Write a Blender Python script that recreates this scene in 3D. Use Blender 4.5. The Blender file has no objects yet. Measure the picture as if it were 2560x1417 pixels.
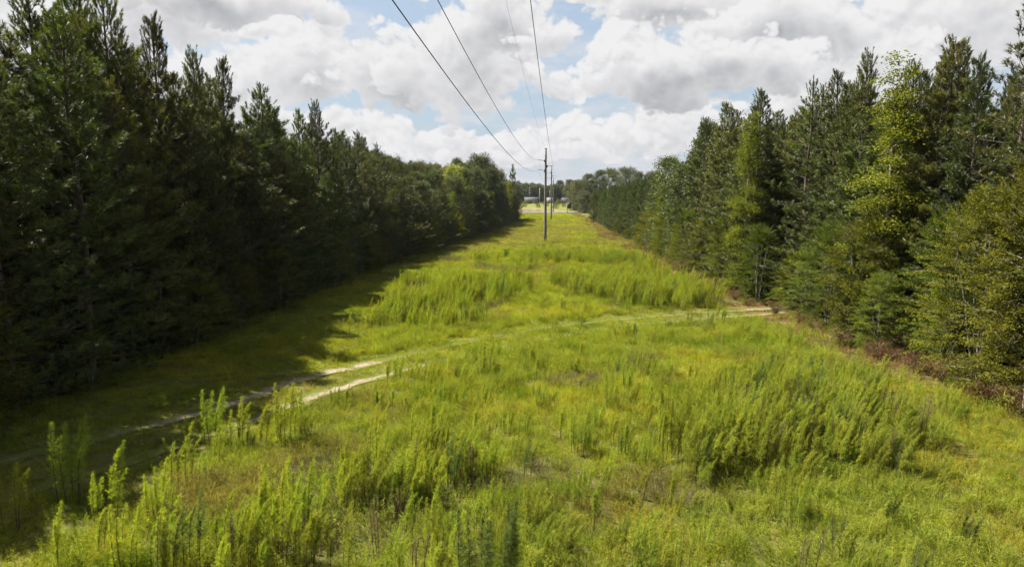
import bpy, math, random
import numpy as np

SC = bpy.context.scene
COL = SC.collection
R = math.radians
rng = np.random.default_rng(7)
random.seed(7)

# ------------------------------------------------------------------ camera
F_PX, CX, CY, HORIZON, CAM_H = 1707.0, 1280.0, 708.5, 474.0, 8.3
PITCH = math.atan((CY - HORIZON) / F_PX)
cam = bpy.data.cameras.new('camera')
cam.sensor_width = 36.0
cam.lens = F_PX / 2560 * 36
cam.clip_start = 0.1
cam.clip_end = 9000
camo = bpy.data.objects.new('camera', cam)
COL.objects.link(camo)
camo.location = (0, 0, CAM_H)
camo.rotation_euler = (R(90) - PITCH, 0, 0)
SC.camera = camo

# ------------------------------------------------------------------ sky and sun
SUN_EL, SUN_AZ = R(53), R(-62)          # azimuth from +Y (view direction) towards +X
SUN_DIR = np.array([math.sin(SUN_AZ) * math.cos(SUN_EL), math.cos(SUN_AZ) * math.cos(SUN_EL), math.sin(SUN_EL)])
SC.view_settings.view_transform = 'Standard'
SC.view_settings.look = 'None'
SC.view_settings.exposure = 1.88
SC.view_settings.gamma = 1.0
SC.view_settings.use_curve_mapping = False
sun = bpy.data.lights.new('sun', 'SUN')
sun.energy = 5.0
sun.angle = R(0.55)
sun.color = (1.0, 0.95, 0.86)
suno = bpy.data.objects.new('sun', sun)
COL.objects.link(suno)
suno.location = (-60, 20, 80)
from mathutils import Vector
suno.rotation_euler = Vector(SUN_DIR).to_track_quat('Z', 'Y').to_euler()

CYC = SC.cycles
CYC.max_bounces = 4
CYC.diffuse_bounces = 2
CYC.glossy_bounces = 2
CYC.transmission_bounces = 4
CYC.transparent_max_bounces = 6
CYC.volume_bounces = 0
CYC.use_denoising = True
CYC.use_adaptive_sampling = True
CYC.adaptive_threshold = 0.02
CYC.sample_clamp_indirect = 4.0


def px_ang(x, y):
    """photo pixel -> (azimuth, elevation) of the viewing ray"""
    cx, cy = x - CX, CY - y
    up = cy * math.cos(PITCH) - F_PX * math.sin(PITCH)
    fw = F_PX * math.cos(PITCH) + cy * math.sin(PITCH)
    return math.atan2(cx, fw), math.atan2(up, math.hypot(cx, fw))


class NT:
    """small wrapper to write node trees quickly"""
    def __init__(self, tree):
        self.t = tree

    def n(self, kind, **kw):
        nd = self.t.nodes.new(kind)
        for k, v in kw.items():
            setattr(nd, k, v)
        return nd

    def put(self, sock, v):
        if isinstance(v, bpy.types.NodeSocket):
            self.t.links.new(v, sock)
        elif v is not None:
            sock.default_value = v

    def m(self, op, a, b=None, c=None, clamp=False):
        nd = self.n('ShaderNodeMath', operation=op, use_clamp=clamp)
        for i, v in enumerate((a, b, c)):
            if v is not None:
                self.put(nd.inputs[i], v)
        return nd.outputs[0]

    def vm(self, op, a, b=None):
        nd = self.n('ShaderNodeVectorMath', operation=op)
        self.put(nd.inputs[0], a)
        if b is not None:
            self.put(nd.inputs[3 if op == 'SCALE' else 1], b)
        return nd.outputs[0]

    def noise(self, vec, scale, detail=4, rough=.5, lac=2.0, dist=0.0):
        nd = self.n('ShaderNodeTexNoise')
        if vec is not None:
            self.put(nd.inputs['Vector'], vec)
        nd.inputs['Scale'].default_value = scale
        nd.inputs['Detail'].default_value = detail
        nd.inputs['Roughness'].default_value = rough
        nd.inputs['Lacunarity'].default_value = lac
        nd.inputs['Distortion'].default_value = dist
        return nd.outputs[0]

    def mapr(self, v, a, b, c=0.0, d=1.0, smooth=True):
        nd = self.n('ShaderNodeMapRange', interpolation_type='SMOOTHSTEP' if smooth else 'LINEAR')
        self.put(nd.inputs[0], v)
        for i, q in enumerate((a, b, c, d)):
            self.put(nd.inputs[i + 1], q)
        return nd.outputs[0]

    def mix(self, f, a, b):
        nd = self.n('ShaderNodeMix', data_type='RGBA')
        self.put(nd.inputs[0], f)
        self.put(nd.inputs[6], (*a, 1) if isinstance(a, tuple) else a)
        self.put(nd.inputs[7], (*b, 1) if isinstance(b, tuple) else b)
        return nd.outputs[2]


def build_world():
    w = bpy.data.worlds.new('World')
    SC.world = w
    w.use_nodes = True
    t = NT(w.node_tree)
    w.node_tree.nodes.clear()
    out = t.n('ShaderNodeOutputWorld')
    bg = t.n('ShaderNodeBackground')
    sky = t.n('ShaderNodeTexSky')
    sky.sky_type = 'NISHITA'
    sky.sun_disc = False
    sky.sun_elevation = SUN_EL
    sky.sun_rotation = SUN_AZ
    sky.dust_density = 2.0
    sky.altitude = 50
    co = t.n('ShaderNodeTexCoord').outputs['Generated']
    d = t.vm('NORMALIZE', co)
    sp = t.n('ShaderNodeSeparateXYZ')
    t.put(sp.inputs[0], d)
    dx, dy, dz = sp.outputs
    u = t.m('ARCTAN2', dx, dy)
    v = t.m('ARCSINE', dz)

    wob = t.n('ShaderNodeTexNoise')
    t.put(wob.inputs['Vector'], d)
    wob.inputs['Scale'].default_value = 11
    wob.inputs['Detail'].default_value = 4
    ws = t.n('ShaderNodeSeparateXYZ')
    t.put(ws.inputs[0], wob.outputs[1])
    uw = t.m('ADD', u, t.m('MULTIPLY', t.m('SUBTRACT', ws.outputs[0], .5), .10))
    vw = t.m('ADD', v, t.m('MULTIPLY', t.m('SUBTRACT', ws.outputs[1], .5), .06))
    K = 2 ** -SC.view_settings.exposure

    # the cumulus that stand in view, far ones first: photo pixel, half sizes, greyness of the underside
    BANKS = [
        (900, 350, 140, 46, .35), (1085, 365, 150, 42, .30), (1275, 372, 120, 44, .35), (1450, 352, 130, 58, .30), (1640, 340, 150, 60, .35),
        (770, 325, 140, 62, .45), (1850, 325, 190, 66, .45), (2150, 300, 260, 80, .45), (1300, 395, 300, 26, .25),
        (150, 170, 260, 130, .5), (640, 205, 115, 85, .45), (770, 190, 135, 92, .55), (1010, 195, 165, 100, .62), (1165, 165, 165, 140, .50), (1255, 75, 125, 85, .68),
        (1365, 112, 72, 55, .62), (1390, 238, 78, 42, .40),
        (2400, 85, 250, 130, .45), (2160, 170, 150, 80, .5), (1480, 4, 100, 30, .2), (1700, 28, 240, 60, .75), (1960, 95, 220, 80, .85),
        (1565, 150, 115, 88, .30), (1745, 185, 270, 70, .8),
        (440, 65, 120, 62, .55), (530, 8, 205, 62, .85), (640, 78, 66, 26, .25)]

    def field(vec):
        st = t.vm('MULTIPLY', vec, (1.0, 1.0, 1.2))
        acc = t.m('MULTIPLY', t.noise(st, 8.0, 3, .5), .50)
        # billows: rounded tops with creases between them
        for k, (sc, amp) in enumerate(((16., .30), (33., .20), (66., .11), (130., .06))):
            q = t.m('ABSOLUTE', t.m('SUBTRACT', t.noise(st, sc, 0 if k < 3 else 1, .5), .5))
            acc = t.m('ADD', acc, t.m('MULTIPLY', q, amp * 2))
        return acc

    def shifted(dv):
        return field(t.vm('ADD', d, (-.5 * dv, 0, dv)))

    f0, f1, f2 = shifted(0.0), shifted(.008), shifted(.03)
    relief = t.m('ADD', t.m('MULTIPLY', t.m('SUBTRACT', f0, f1), .8), t.m('MULTIPLY', t.m('SUBTRACT', f0, f2), .5))
    rough = t.m('MULTIPLY', t.m('SUBTRACT', f0, .355), 2.6)
    WHITE, GREY = (.87 * K, .87 * K, .875 * K), (.22 * K, .23 * K, .26 * K)

    # thin high veil behind them, thicker towards the horizon
    veil = t.m('MULTIPLY', t.mapr(t.noise(t.vm('MULTIPLY', d, (1, 1, 3.0)), 9, 5, .6), .40, .66), t.mapr(v, R(2), R(22), .75, .22))
    base = t.n('ShaderNodeVectorMath', operation='SCALE')
    t.put(base.inputs[0], sky.outputs[0])
    base.inputs[3].default_value = .040
    c = t.mix(t.mapr(v, R(4), R(40), .75, .0), base.outputs[0], (.50 * K, .62 * K, .74 * K))
    c = t.mix(veil, c, (.76 * K, .76 * K, .79 * K))

    # the same broken cumulus goes on round the rest of the sky
    ahead = t.m('MULTIPLY', t.mapr(t.m('ABSOLUTE', u), R(36), R(48), 1, 0), t.mapr(v, R(15), R(22), 1, 0))
    gen = t.mapr(t.noise(t.vm('MULTIPLY', d, (1, 1, 1.8)), 4.2, 2, .5), .40, .66, -.5, .9)
    gen = t.m('SUBTRACT', t.m('ADD', t.m('ADD', gen, rough), t.mapr(v, R(25), R(65), 0, -.3)), t.m('MULTIPLY', ahead, 5.0))
    glit = t.m('SUBTRACT', t.m('ADD', .95, relief), t.mapr(gen, .2, 1.6, 0, .6), clamp=True)
    c = t.mix(t.mapr(gen, 0, .22), c, t.mix(glit, GREY, WHITE))

    for px, py, sx, sy, g in BANKS:
        a, e = px_ang(px, py)
        q = t.m('MULTIPLY', t.m('SUBTRACT', uw, a), F_PX / (sx * 1.15))
        r = t.m('MULTIPLY', t.m('SUBTRACT', vw, e), F_PX / (sy * 1.15))
        rf = t.m('MAXIMUM', r, t.m('MULTIPLY', r, -1.4))   # flatter base
        den = t.m('ADD', t.m('SUBTRACT', 1.0, t.m('SQRT', t.m('ADD', t.m('MULTIPLY', q, q), t.m('MULTIPLY', rf, rf)))), rough)
        al = t.mapr(den, 0.0, .24)
        low = t.m('ADD', t.m('MULTIPLY', den, .75), t.m('MULTIPLY', r, -.75))
        lit = t.m('SUBTRACT', t.m('ADD', .97, relief), t.mapr(low, -.05, 1.2, 0, g * .85), clamp=True)
        c = t.mix(al, c, t.mix(lit, GREY, WHITE))
    c = t.mix(t.mapr(v, R(-1), R(5.0), .75, 0), c, (.74 * K, .74 * K, .78 * K))
    ground = t.mapr(dz, -.05, -.005)
    c = t.mix(ground, (.05, .06, .03), c)
    t.put(bg.inputs[0], c)
    bg.inputs[1].default_value = 1.0
    w.node_tree.links.new(bg.outputs[0], out.inputs[0])
    w.cycles.sampling_method = 'MANUAL'
    w.cycles.sample_map_resolution = 512


build_world()


# ------------------------------------------------------------------ pixel helpers
def ray(x, y):
    cx, cy = x - CX, CY - y
    return np.array([cx, F_PX * math.cos(PITCH) + cy * math.sin(PITCH), cy * math.cos(PITCH) - F_PX * math.sin(PITCH)])


def px2g(x, y, z=0.0):
    """where the ray of a photo pixel meets the ground"""
    r = ray(x, y)
    k = (z - CAM_H) / r[2]
    return float(r[0] * k), float(r[1] * k)


def proj(X, Y, Z):
    dz = Z - CAM_H
    fw = Y * math.cos(PITCH) - dz * math.sin(PITCH)
    up = Y * math.sin(PITCH) + dz * math.cos(PITCH)
    return CX + F_PX * X / fw, CY - F_PX * up / fw


def z_at(Y, x, y):
    """height of the ray of pixel (x, y) at distance Y"""
    r = ray(x, y)
    return CAM_H + r[2] / r[1] * Y


def poly_px(pts):
    return np.array([px2g(*p) for p in pts])


def inside(P, poly):
    x, y = P[:, 0], P[:, 1]
    r = np.zeros(len(P), bool)
    j = len(poly) - 1
    for i in range(len(poly)):
        xi, yi, xj, yj = *poly[i], *poly[j]
        if yi != yj:
            r ^= ((yi > y) != (yj > y)) & (x < (xj - xi) * (y - yi) / (yj - yi) + xi)
        j = i
    return r


# the foot of the foliage on either side of the ride, and the skyline of the woods
LE = poly_px([(0, 1060), (300, 935), (580, 835), (790, 735), (970, 665), (1105, 622), (1235, 575), (1298, 549)])
RE = poly_px([(2560, 1040), (2200, 890), (1990, 800), (1800, 732), (1700, 675), (1610, 625), (1530, 585), (1475, 550)])


def edge_l(y):
    return np.interp(y, [5] + list(LE[:, 1]), [LE[0, 0] - 1.5] + list(LE[:, 0]))


def edge_r(y):
    return np.interp(y, [5] + list(RE[:, 1]), [RE[0, 0] + 1] + list(RE[:, 0]))


SIL_L = np.array([(-400, -420), (0, -330), (200, -170), (340, -25), (420, 38), (465, 80), (515, 118), (560, 150), (610, 185), (660, 207), (710, 250), (760, 285),
                  (792, 252), (850, 312), (908, 322), (960, 375), (1050, 402), (1130, 408), (1200, 392), (1240, 415), (1292, 415), (1303, 470)])
SIL_R = np.array([(1415, 482), (1440, 442), (1500, 430), (1560, 424), (1615, 440), (1670, 400), (1735, 350), (1765, 300), (1830, 262),
                  (1888, 232), (1950, 265), (2010, 195), (2140, 130), (2225, 148), (2370, 98), (2450, 140), (2520, 60), (2560, -20), (2900, -150)])


# ------------------------------------------------------------------ ground relief and the track
RUT_A = poly_px([(-260, 1235), (-60, 1165), (90, 1128), (310, 1082), (430, 1045), (520, 1028), (640, 985), (740, 945), (900, 910), (1000, 890), (1100, 866),
                 (1200, 843), (1330, 822), (1480, 804), (1640, 790), (1760, 782), (1900, 773), (1990, 768)])
RUT_B = poly_px([(-260, 1330), (-40, 1258), (150, 1200), (330, 1150), (480, 1105), (650, 1035), (760, 998), (850, 965), (910, 945), (1030, 915), (1160, 882),
                 (1300, 853), (1500, 822), (1640, 805), (1760, 796), (1930, 785), (2010, 779)])


def resample(P, step):
    d = np.r_[0, np.cumsum(np.hypot(*np.diff(P, axis=0).T))]
    # a gentle smoothing of the traced line
    s = np.arange(0, d[-1], step)
    Q = np.c_[np.interp(s, d, P[:, 0]), np.interp(s, d, P[:, 1])]
    k = 15
    pad = np.vstack([np.repeat(Q[:1], k, 0), Q, np.repeat(Q[-1:], k, 0)])
    ker = np.hanning(2 * k + 1)
    ker /= ker.sum()
    return np.c_[np.convolve(pad[:, 0], ker, 'valid'), np.convolve(pad[:, 1], ker, 'valid')]


RUT_A, RUT_B = resample(RUT_A, .25), resample(RUT_B, .25)


def dist_to(P, line):
    out = np.full(len(P), 1e9)
    for i in range(0, len(line), 2):
        out = np.minimum(out, (P[:, 0] - line[i, 0]) ** 2 + (P[:, 1] - line[i, 1]) ** 2)
    return np.sqrt(out)


_w = [(rng.uniform(.05, .5), rng.uniform(0, 6.28), rng.uniform(0, 6.28)) for _ in range(10)]


def gz(x, y):
    x = np.asarray(x, float)
    y = np.asarray(y, float)
    z = np.zeros(np.broadcast(x, y).shape)
    for k, a, p in _w:
        z = z + .018 / (k * 3 + .25) * np.sin(k * (x * math.cos(a) + y * math.sin(a)) + p)
    fade = np.clip((260 - y) / 60, 0, 1) * np.clip((80 - abs(x)) / 30, 0, 1) * np.clip((y + 20) / 20, 0, 1)
    return z * fade * .8


# ------------------------------------------------------------------ mesh builder
class MB:
    def __init__(self):
        self.v, self.t, self.a, self.n = [], [], [], 0

    def add(self, v, t, tint=0.5):
        v = np.asarray(v, np.float32)
        self.v.append(v)
        self.t.append(np.asarray(t, np.int32) + self.n)
        a = np.empty(len(v), np.float32)
        a[:] = tint
        self.a.append(a)
        self.n += len(v)

    def mesh(self, name, mat, smooth=False):
        me = bpy.data.meshes.new(name)
        v = np.concatenate(self.v)
        t = np.concatenate(self.t)
        me.vertices.add(len(v))
        me.vertices.foreach_set('co', v.ravel())
        me.loops.add(t.size)
        me.loops.foreach_set('vertex_index', t.ravel())
        me.polygons.add(len(t))
        me.polygons.foreach_set('loop_start', np.arange(0, t.size, 3, dtype=np.int32))
        if smooth:
            me.polygons.foreach_set('use_smooth', np.ones(len(t), bool))
        at = me.attributes.new('tint', 'FLOAT', 'POINT')
        at.data.foreach_set('value', np.concatenate(self.a))
        me.update()
        me.materials.append(mat)
        return me

    # -- shapes
    def tube(self, P, rad, sides=5, tint=.5, cap=False):
        P = np.asarray(P, float)
        rad = np.broadcast_to(np.asarray(rad, float), (len(P),))
        d = np.gradient(P, axis=0)
        d /= np.linalg.norm(d, axis=1)[:, None] + 1e-9
        ref = np.array([1., 0, 0]) if abs(d[0, 0]) < .8 else np.array([0, 1., 0])
        s = np.cross(d, ref)
        s /= np.linalg.norm(s, axis=1)[:, None] + 1e-9
        q = np.cross(d, s)
        an = np.linspace(0, 2 * np.pi, sides, endpoint=False)
        V = (P[:, None] + rad[:, None, None] * (np.cos(an)[None, :, None] * s[:, None] + np.sin(an)[None, :, None] * q[:, None])).reshape(-1, 3)
        T = []
        for i in range(len(P) - 1):
            for j in range(sides):
                a, b = i * sides + j, i * sides + (j + 1) % sides
                T += [(a, b, a + sides), (b, b + sides, a + sides)]
        if cap:
            for base, flip in ((0, 1), ((len(P) - 1) * sides, 0)):
                for j in range(1, sides - 1):
                    T.append((base, base + j + 1, base + j) if flip else (base, base + j, base + j + 1))
        self.add(V, T, tint)

    def box(self, lo, hi, tint=.5):
        lo, hi = np.array(lo, float), np.array(hi, float)
        V = np.array([[(lo, hi)[i][0], (lo, hi)[j][1], (lo, hi)[k][2]] for i in (0, 1) for j in (0, 1) for k in (0, 1)])
        Q = [(0, 1, 3, 2), (4, 6, 7, 5), (0, 4, 5, 1), (2, 3, 7, 6), (0, 2, 6, 4), (1, 5, 7, 3)]
        self.add(V, [t for a, b, c, d in Q for t in ((a, b, c), (a, c, d))], tint)

    def blades(self, base, dirv, length, width, droop=0., tint=.5, r=rng):
        """thin tapering triangles"""
        n = len(base)
        d = dirv / (np.linalg.norm(dirv, axis=1)[:, None] + 1e-9)
        s = np.cross(d, r.normal(size=(n, 3)))
        s /= np.linalg.norm(s, axis=1)[:, None] + 1e-9
        L = np.broadcast_to(length, (n,))[:, None]
        W = np.broadcast_to(width, (n,))[:, None] * .5
        tip = base + d * L
        tip[:, 2] -= droop * L[:, 0]
        V = np.stack([base - s * W, base + s * W, tip], 1).reshape(-1, 3)
        t = np.repeat(np.broadcast_to(tint, (n,)), 3)
        self.add(V, np.arange(3 * n).reshape(-1, 3), t)

    def leaves(self, base, dirv, length, width, tint=.5, r=rng, up=.6):
        """folded kite leaves"""
        n = len(base)
        d = dirv / (np.linalg.norm(dirv, axis=1)[:, None] + 1e-9)
        nrm = r.normal(size=(n, 3)) * (1 - up) + np.array([0, 0, up])
        s = np.cross(d, nrm)
        s /= np.linalg.norm(s, axis=1)[:, None] + 1e-9
        nn = np.cross(s, d)
        L = np.broadcast_to(length, (n,))[:, None]
        W = np.broadcast_to(width, (n,))[:, None] * .5
        mid = base + d * L * .45
        V = np.stack([base, mid - s * W + nn * W * .35, base + d * L - np.array([0, 0, .12]) * L, mid + s * W + nn * W * .35], 1).reshape(-1, 3)
        i = np.arange(n)[:, None] * 4
        T = np.concatenate([i + [0, 1, 2], i + [0, 2, 3]])
        self.add(V, T, np.repeat(np.broadcast_to(tint, (n,)), 4))


def unit(v):
    return v / (np.linalg.norm(v, axis=-1, keepdims=True) + 1e-9)


# ------------------------------------------------------------------ materials
def leaf_mat(name, c_dark, c_mid, c_light, trans=.35, gloss=.06, world_scale=0.0, world_cols=None, rnd=.35, hue=.02):
    m = bpy.data.materials.new(name)
    m.use_nodes = True
    m.node_tree.nodes.clear()
    t = NT(m.node_tree)
    at = t.n('ShaderNodeAttribute', attribute_name='tint')
    f = at.outputs['Fac']
    ramp = t.n('ShaderNodeValToRGB')
    e = ramp.color_ramp.elements
    e[0].position, e[1].position = 0.0, 1.0
    e[0].color, e[1].color = (*c_dark, 1), (*c_light, 1)
    k = e.new(.5)
    k.color = (*c_mid, 1)
    t.put(ramp.inputs[0], f)
    c = ramp.outputs[0]
    if world_cols:
        pos = t.n('ShaderNodeNewGeometry').outputs['Position']
        for (sc, lo, hi, colr) in world_cols:
            nz = t.noise(t.vm('ADD', pos, (sc * 911, 17.0, 3.0)), sc, 3, .55)
            c = t.mix(t.mapr(nz, lo, hi, 0, .85), c, colr)
    oi = t.n('ShaderNodeObjectInfo').outputs['Random']
    hs = t.n('ShaderNodeHueSaturation')
    t.put(hs.inputs['Color'], c)
    t.put(hs.inputs['Value'], t.mapr(oi, 0, 1, 1 - rnd, 1 + rnd, smooth=False))
    o2 = t.m('FRACT', t.m('MULTIPLY', oi, 7.31))
    t.put(hs.inputs['Hue'], t.mapr(o2, 0, 1, .5 - hue, .5 + hue, smooth=False))
    c = hs.outputs[0]
    dif = t.n('ShaderNodeBsdfDiffuse')
    t.put(dif.inputs[0], c)
    tr = t.n('ShaderNodeBsdfTranslucent')
    tc = t.n('ShaderNodeHueSaturation')
    t.put(tc.inputs['Color'], c)
    tc.inputs['Saturation'].default_value = 1.15
    tc.inputs['Value'].default_value = 1.1
    t.put(tr.inputs[0], tc.outputs[0])
    mx = t.n('ShaderNodeMixShader')
    mx.inputs[0].default_value = trans
    m.node_tree.links.new(dif.outputs[0], mx.inputs[1])
    m.node_tree.links.new(tr.outputs[0], mx.inputs[2])
    last = mx.outputs[0]
    if gloss:
        gl = t.n('ShaderNodeBsdfGlossy')
        gl.inputs['Roughness'].default_value = .45
        gl.inputs[0].default_value = (1, 1, 1, 1)
        m2 = t.n('ShaderNodeMixShader')
        m2.inputs[0].default_value = gloss
        m.node_tree.links.new(last, m2.inputs[1])
        m.node_tree.links.new(gl.outputs[0], m2.inputs[2])
        last = m2.outputs[0]
    o = t.n('ShaderNodeOutputMaterial')
    m.node_tree.links.new(last, o.inputs[0])
    return m


def plain_mat(name, c1, c2, scale=3.0, rough=.85, stretch=(1, 1, 1), bump=.3, metallic=0.0):
    m = bpy.data.materials.new(name)
    m.use_nodes = True
    t = NT(m.node_tree)
    b = m.node_tree.nodes['Principled BSDF']
    pos = t.n('ShaderNodeTexCoord').outputs['Object']
    n = t.noise(t.vm('MULTIPLY', pos, stretch), scale, 6, .6)
    t.put(b.inputs['Base Color'], t.mix(t.mapr(n, .35, .65), c1, c2))
    b.inputs['Roughness'].default_value = rough
    b.inputs['Metallic'].default_value = metallic
    b.inputs['Specular IOR Level'].default_value = .25
    if bump:
        bp = t.n('ShaderNodeBump')
        bp.inputs['Strength'].default_value = bump
        bp.inputs['Distance'].default_value = .03
        t.put(bp.inputs['Height'], n)
        t.put(b.inputs['Normal'], bp.outputs[0])
    return m


M = {}
M['bark'] = plain_mat('pine bark', (.045, .034, .026), (.11, .085, .065), 6, .95, (1, 1, .3), .6)
M['bark_grey'] = plain_mat('grey bark', (.09, .08, .065), (.2, .18, .15), 6, .95, (1, 1, .3), .6)
M['needle'] = leaf_mat('pine needles', (.030, .038, .010), (.075, .090, .018), (.170, .175, .026), trans=.29, gloss=.03, rnd=.38, hue=.03)
M['needle_young'] = leaf_mat('young pine needles', (.040, .055, .012), (.075, .10, .020), (.12, .15, .025), trans=.27, gloss=.03, rnd=.22)
M['gum'] = leaf_mat('sweetgum leaves', (.075, .092, .015), (.155, .172, .028), (.235, .235, .045), trans=.42, gloss=.0, rnd=.15)
M['yellow_leaf'] = leaf_mat('yellow green leaves', (.11, .14, .012), (.22, .25, .015), (.33, .34, .03), trans=.42, gloss=.04, rnd=.12)
M['oak'] = leaf_mat('oak leaves', (.036, .045, .012), (.075, .088, .020), (.14, .145, .028), trans=.25, gloss=.025, rnd=.25)
M['shrub'] = leaf_mat('shrub leaves', (.045, .055, .010), (.115, .130, .018), (.185, .198, .030), trans=.27, gloss=.0, rnd=.3, hue=.03)
M['bramble'] = leaf_mat('dead brush', (.06, .026, .016), (.135, .062, .034), (.24, .13, .07), trans=.2, gloss=.0, rnd=.25)
M['fennel'] = leaf_mat('dog fennel plume', (.17, .205, .032), (.285, .328, .048), (.39, .42, .072), trans=.52, gloss=.0, rnd=.22, hue=.018)
M['fennel_dry'] = leaf_mat('dry fennel', (.07, .055, .03), (.14, .115, .055), (.22, .19, .09), trans=.25, gloss=.0, rnd=.2)
M['fennel_dull'] = leaf_mat('dull green weed plume', (.075, .105, .03), (.135, .175, .045), (.21, .25, .07), trans=.42, gloss=.0, rnd=.2)
M['fennel_stem'] = leaf_mat('dog fennel stem', (.03, .018, .012), (.07, .045, .025), (.15, .13, .04), trans=.0, gloss=.02, rnd=.2)
FIELD = [(.16, .50, .66, (.295, .29, .04)), (.33, .53, .66, (.12, .165, .018)), (1.3, .56, .70, (.12, .125, .028)), (.13, .57, .68, (.17, .145, .04))]
M['grass'] = leaf_mat('field grass', (.15, .168, .028), (.232, .256, .038), (.30, .315, .055), trans=.48, gloss=.0, rnd=.3, hue=.02, world_cols=FIELD)
M['weed'] = leaf_mat('weed leaves', (.145, .172, .028), (.222, .258, .038), (.29, .32, .055), trans=.48, gloss=.0, rnd=.32, hue=.024, world_cols=FIELD)
M['gold'] = leaf_mat('yellow weed leaves', (.18, .168, .024), (.275, .25, .032), (.34, .31, .05), trans=.42, gloss=.0, rnd=.2, hue=.02)
M['dead'] = leaf_mat('dry stems', (.06, .045, .03), (.13, .10, .06), (.25, .21, .13), trans=.15, gloss=.0, rnd=.25)
M['dry'] = leaf_mat('dry yellow grass', (.13, .12, .03), (.21, .185, .05), (.29, .245, .08), trans=.3, gloss=.0, rnd=.2)
M['straw'] = leaf_mat('dry orange grass', (.08, .045, .022), (.17, .10, .048), (.28, .20, .09), trans=.2, gloss=.0, rnd=.25)


def ground_mat():
    m = bpy.data.materials.new('field soil')
    m.use_nodes = True
    t = NT(m.node_tree)
    b = m.node_tree.nodes['Principled BSDF']
    pos = t.n('ShaderNodeNewGeometry').outputs['Position']
    n1 = t.noise(pos, .35, 6, .6)
    n2 = t.noise(pos, 5.0, 6, .65)
    c = t.mix(t.mapr(n1, .35, .65), (.06, .068, .018), (.11, .11, .028))
    c = t.mix(t.mapr(n2, .42, .68), c, (.10, .075, .035))
    far = t.mapr(t.noise(pos, .05, 5, .6), .4, .62)
    at = t.n('ShaderNodeAttribute', attribute_name='far').outputs['Fac']
    c = t.mix(at, c, t.mix(far, (.095, .110, .026), (.135, .130, .042)))
    du = t.n('ShaderNodeAttribute', attribute_name='duff').outputs['Fac']
    dn = t.m('MULTIPLY', du, t.mapr(n2, .25, .55, .55, 1.0))
    c = t.mix(dn, c, t.mix(t.mapr(n1, .4, .6), (.085, .045, .025), (.15, .088, .048)))
    t.put(b.inputs['Base Color'], c)
    b.inputs['Roughness'].default_value = 1.0
    b.inputs['Specular IOR Level'].default_value = .0
    bp = t.n('ShaderNodeBump')
    bp.inputs['Strength'].default_value = .6
    bp.inputs['Distance'].default_value = .08
    t.put(bp.inputs['Height'], n2)
    t.put(b.inputs['Normal'], bp.outputs[0])
    return m


def sand_mat():
    m = bpy.data.materials.new('sandy track')
    m.use_nodes = True
    t = NT(m.node_tree)
    b = m.node_tree.nodes['Principled BSDF']
    pos = t.n('ShaderNodeNewGeometry').outputs['Position']
    n1 = t.noise(pos, 1.5, 7, .7)
    n2 = t.noise(pos, 9.0, 5, .6)
    at = t.n('ShaderNodeAttribute', attribute_name='tint').outputs['Fac']
    sand = t.mix(t.mapr(n2, .35, .65), (.15, .122, .082), (.23, .188, .135))
    c = t.mix(t.mapr(t.m('ADD', n1, t.m('MULTIPLY', at, .55)), .76, 1.06), (.085, .095, .022), sand)
    t.put(b.inputs['Base Color'], c)
    b.inputs['Roughness'].default_value = 1.0
    b.inputs['Specular IOR Level'].default_value = .0
    bp = t.n('ShaderNodeBump')
    bp.inputs['Strength'].default_value = .5
    bp.inputs['Distance'].default_value = .05
    t.put(bp.inputs['Height'], n2)
    t.put(b.inputs['Normal'], bp.outputs[0])
    return m


# ------------------------------------------------------------------ object helpers
def obj(name, me, parent=None, loc=None, rot=None, scale=None):
    o = bpy.data.objects.new(name, me)
    COL.objects.link(o)
    if parent is not None:
        o.parent = parent
    if loc is not None:
        o.location = loc
    if rot is not None:
        o.rotation_euler = rot
    if scale is not None:
        o.scale = scale
    return o


def tag(o, label=None, cat=None, group=None, kind=None):
    if label:
        o['label'] = label
    if cat:
        o['category'] = cat
    if group:
        o['group'] = group
    if kind:
        o['kind'] = kind
    return o


def place(kind_name, parts, x, y, rot, sc, label, cat, group=None, z=None, tilt=(0, 0)):
    """one thing: an Empty at its foot with its own copies of the parts"""
    e = obj(kind_name, None, loc=(x, y, float(gz(x, y)) if z is None else z), rot=(tilt[0], tilt[1], rot), scale=sc)
    e.empty_display_size = .3
    tag(e, label, cat, group)
    for pname, me in parts:
        obj(pname, me, e)
    return e


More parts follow.
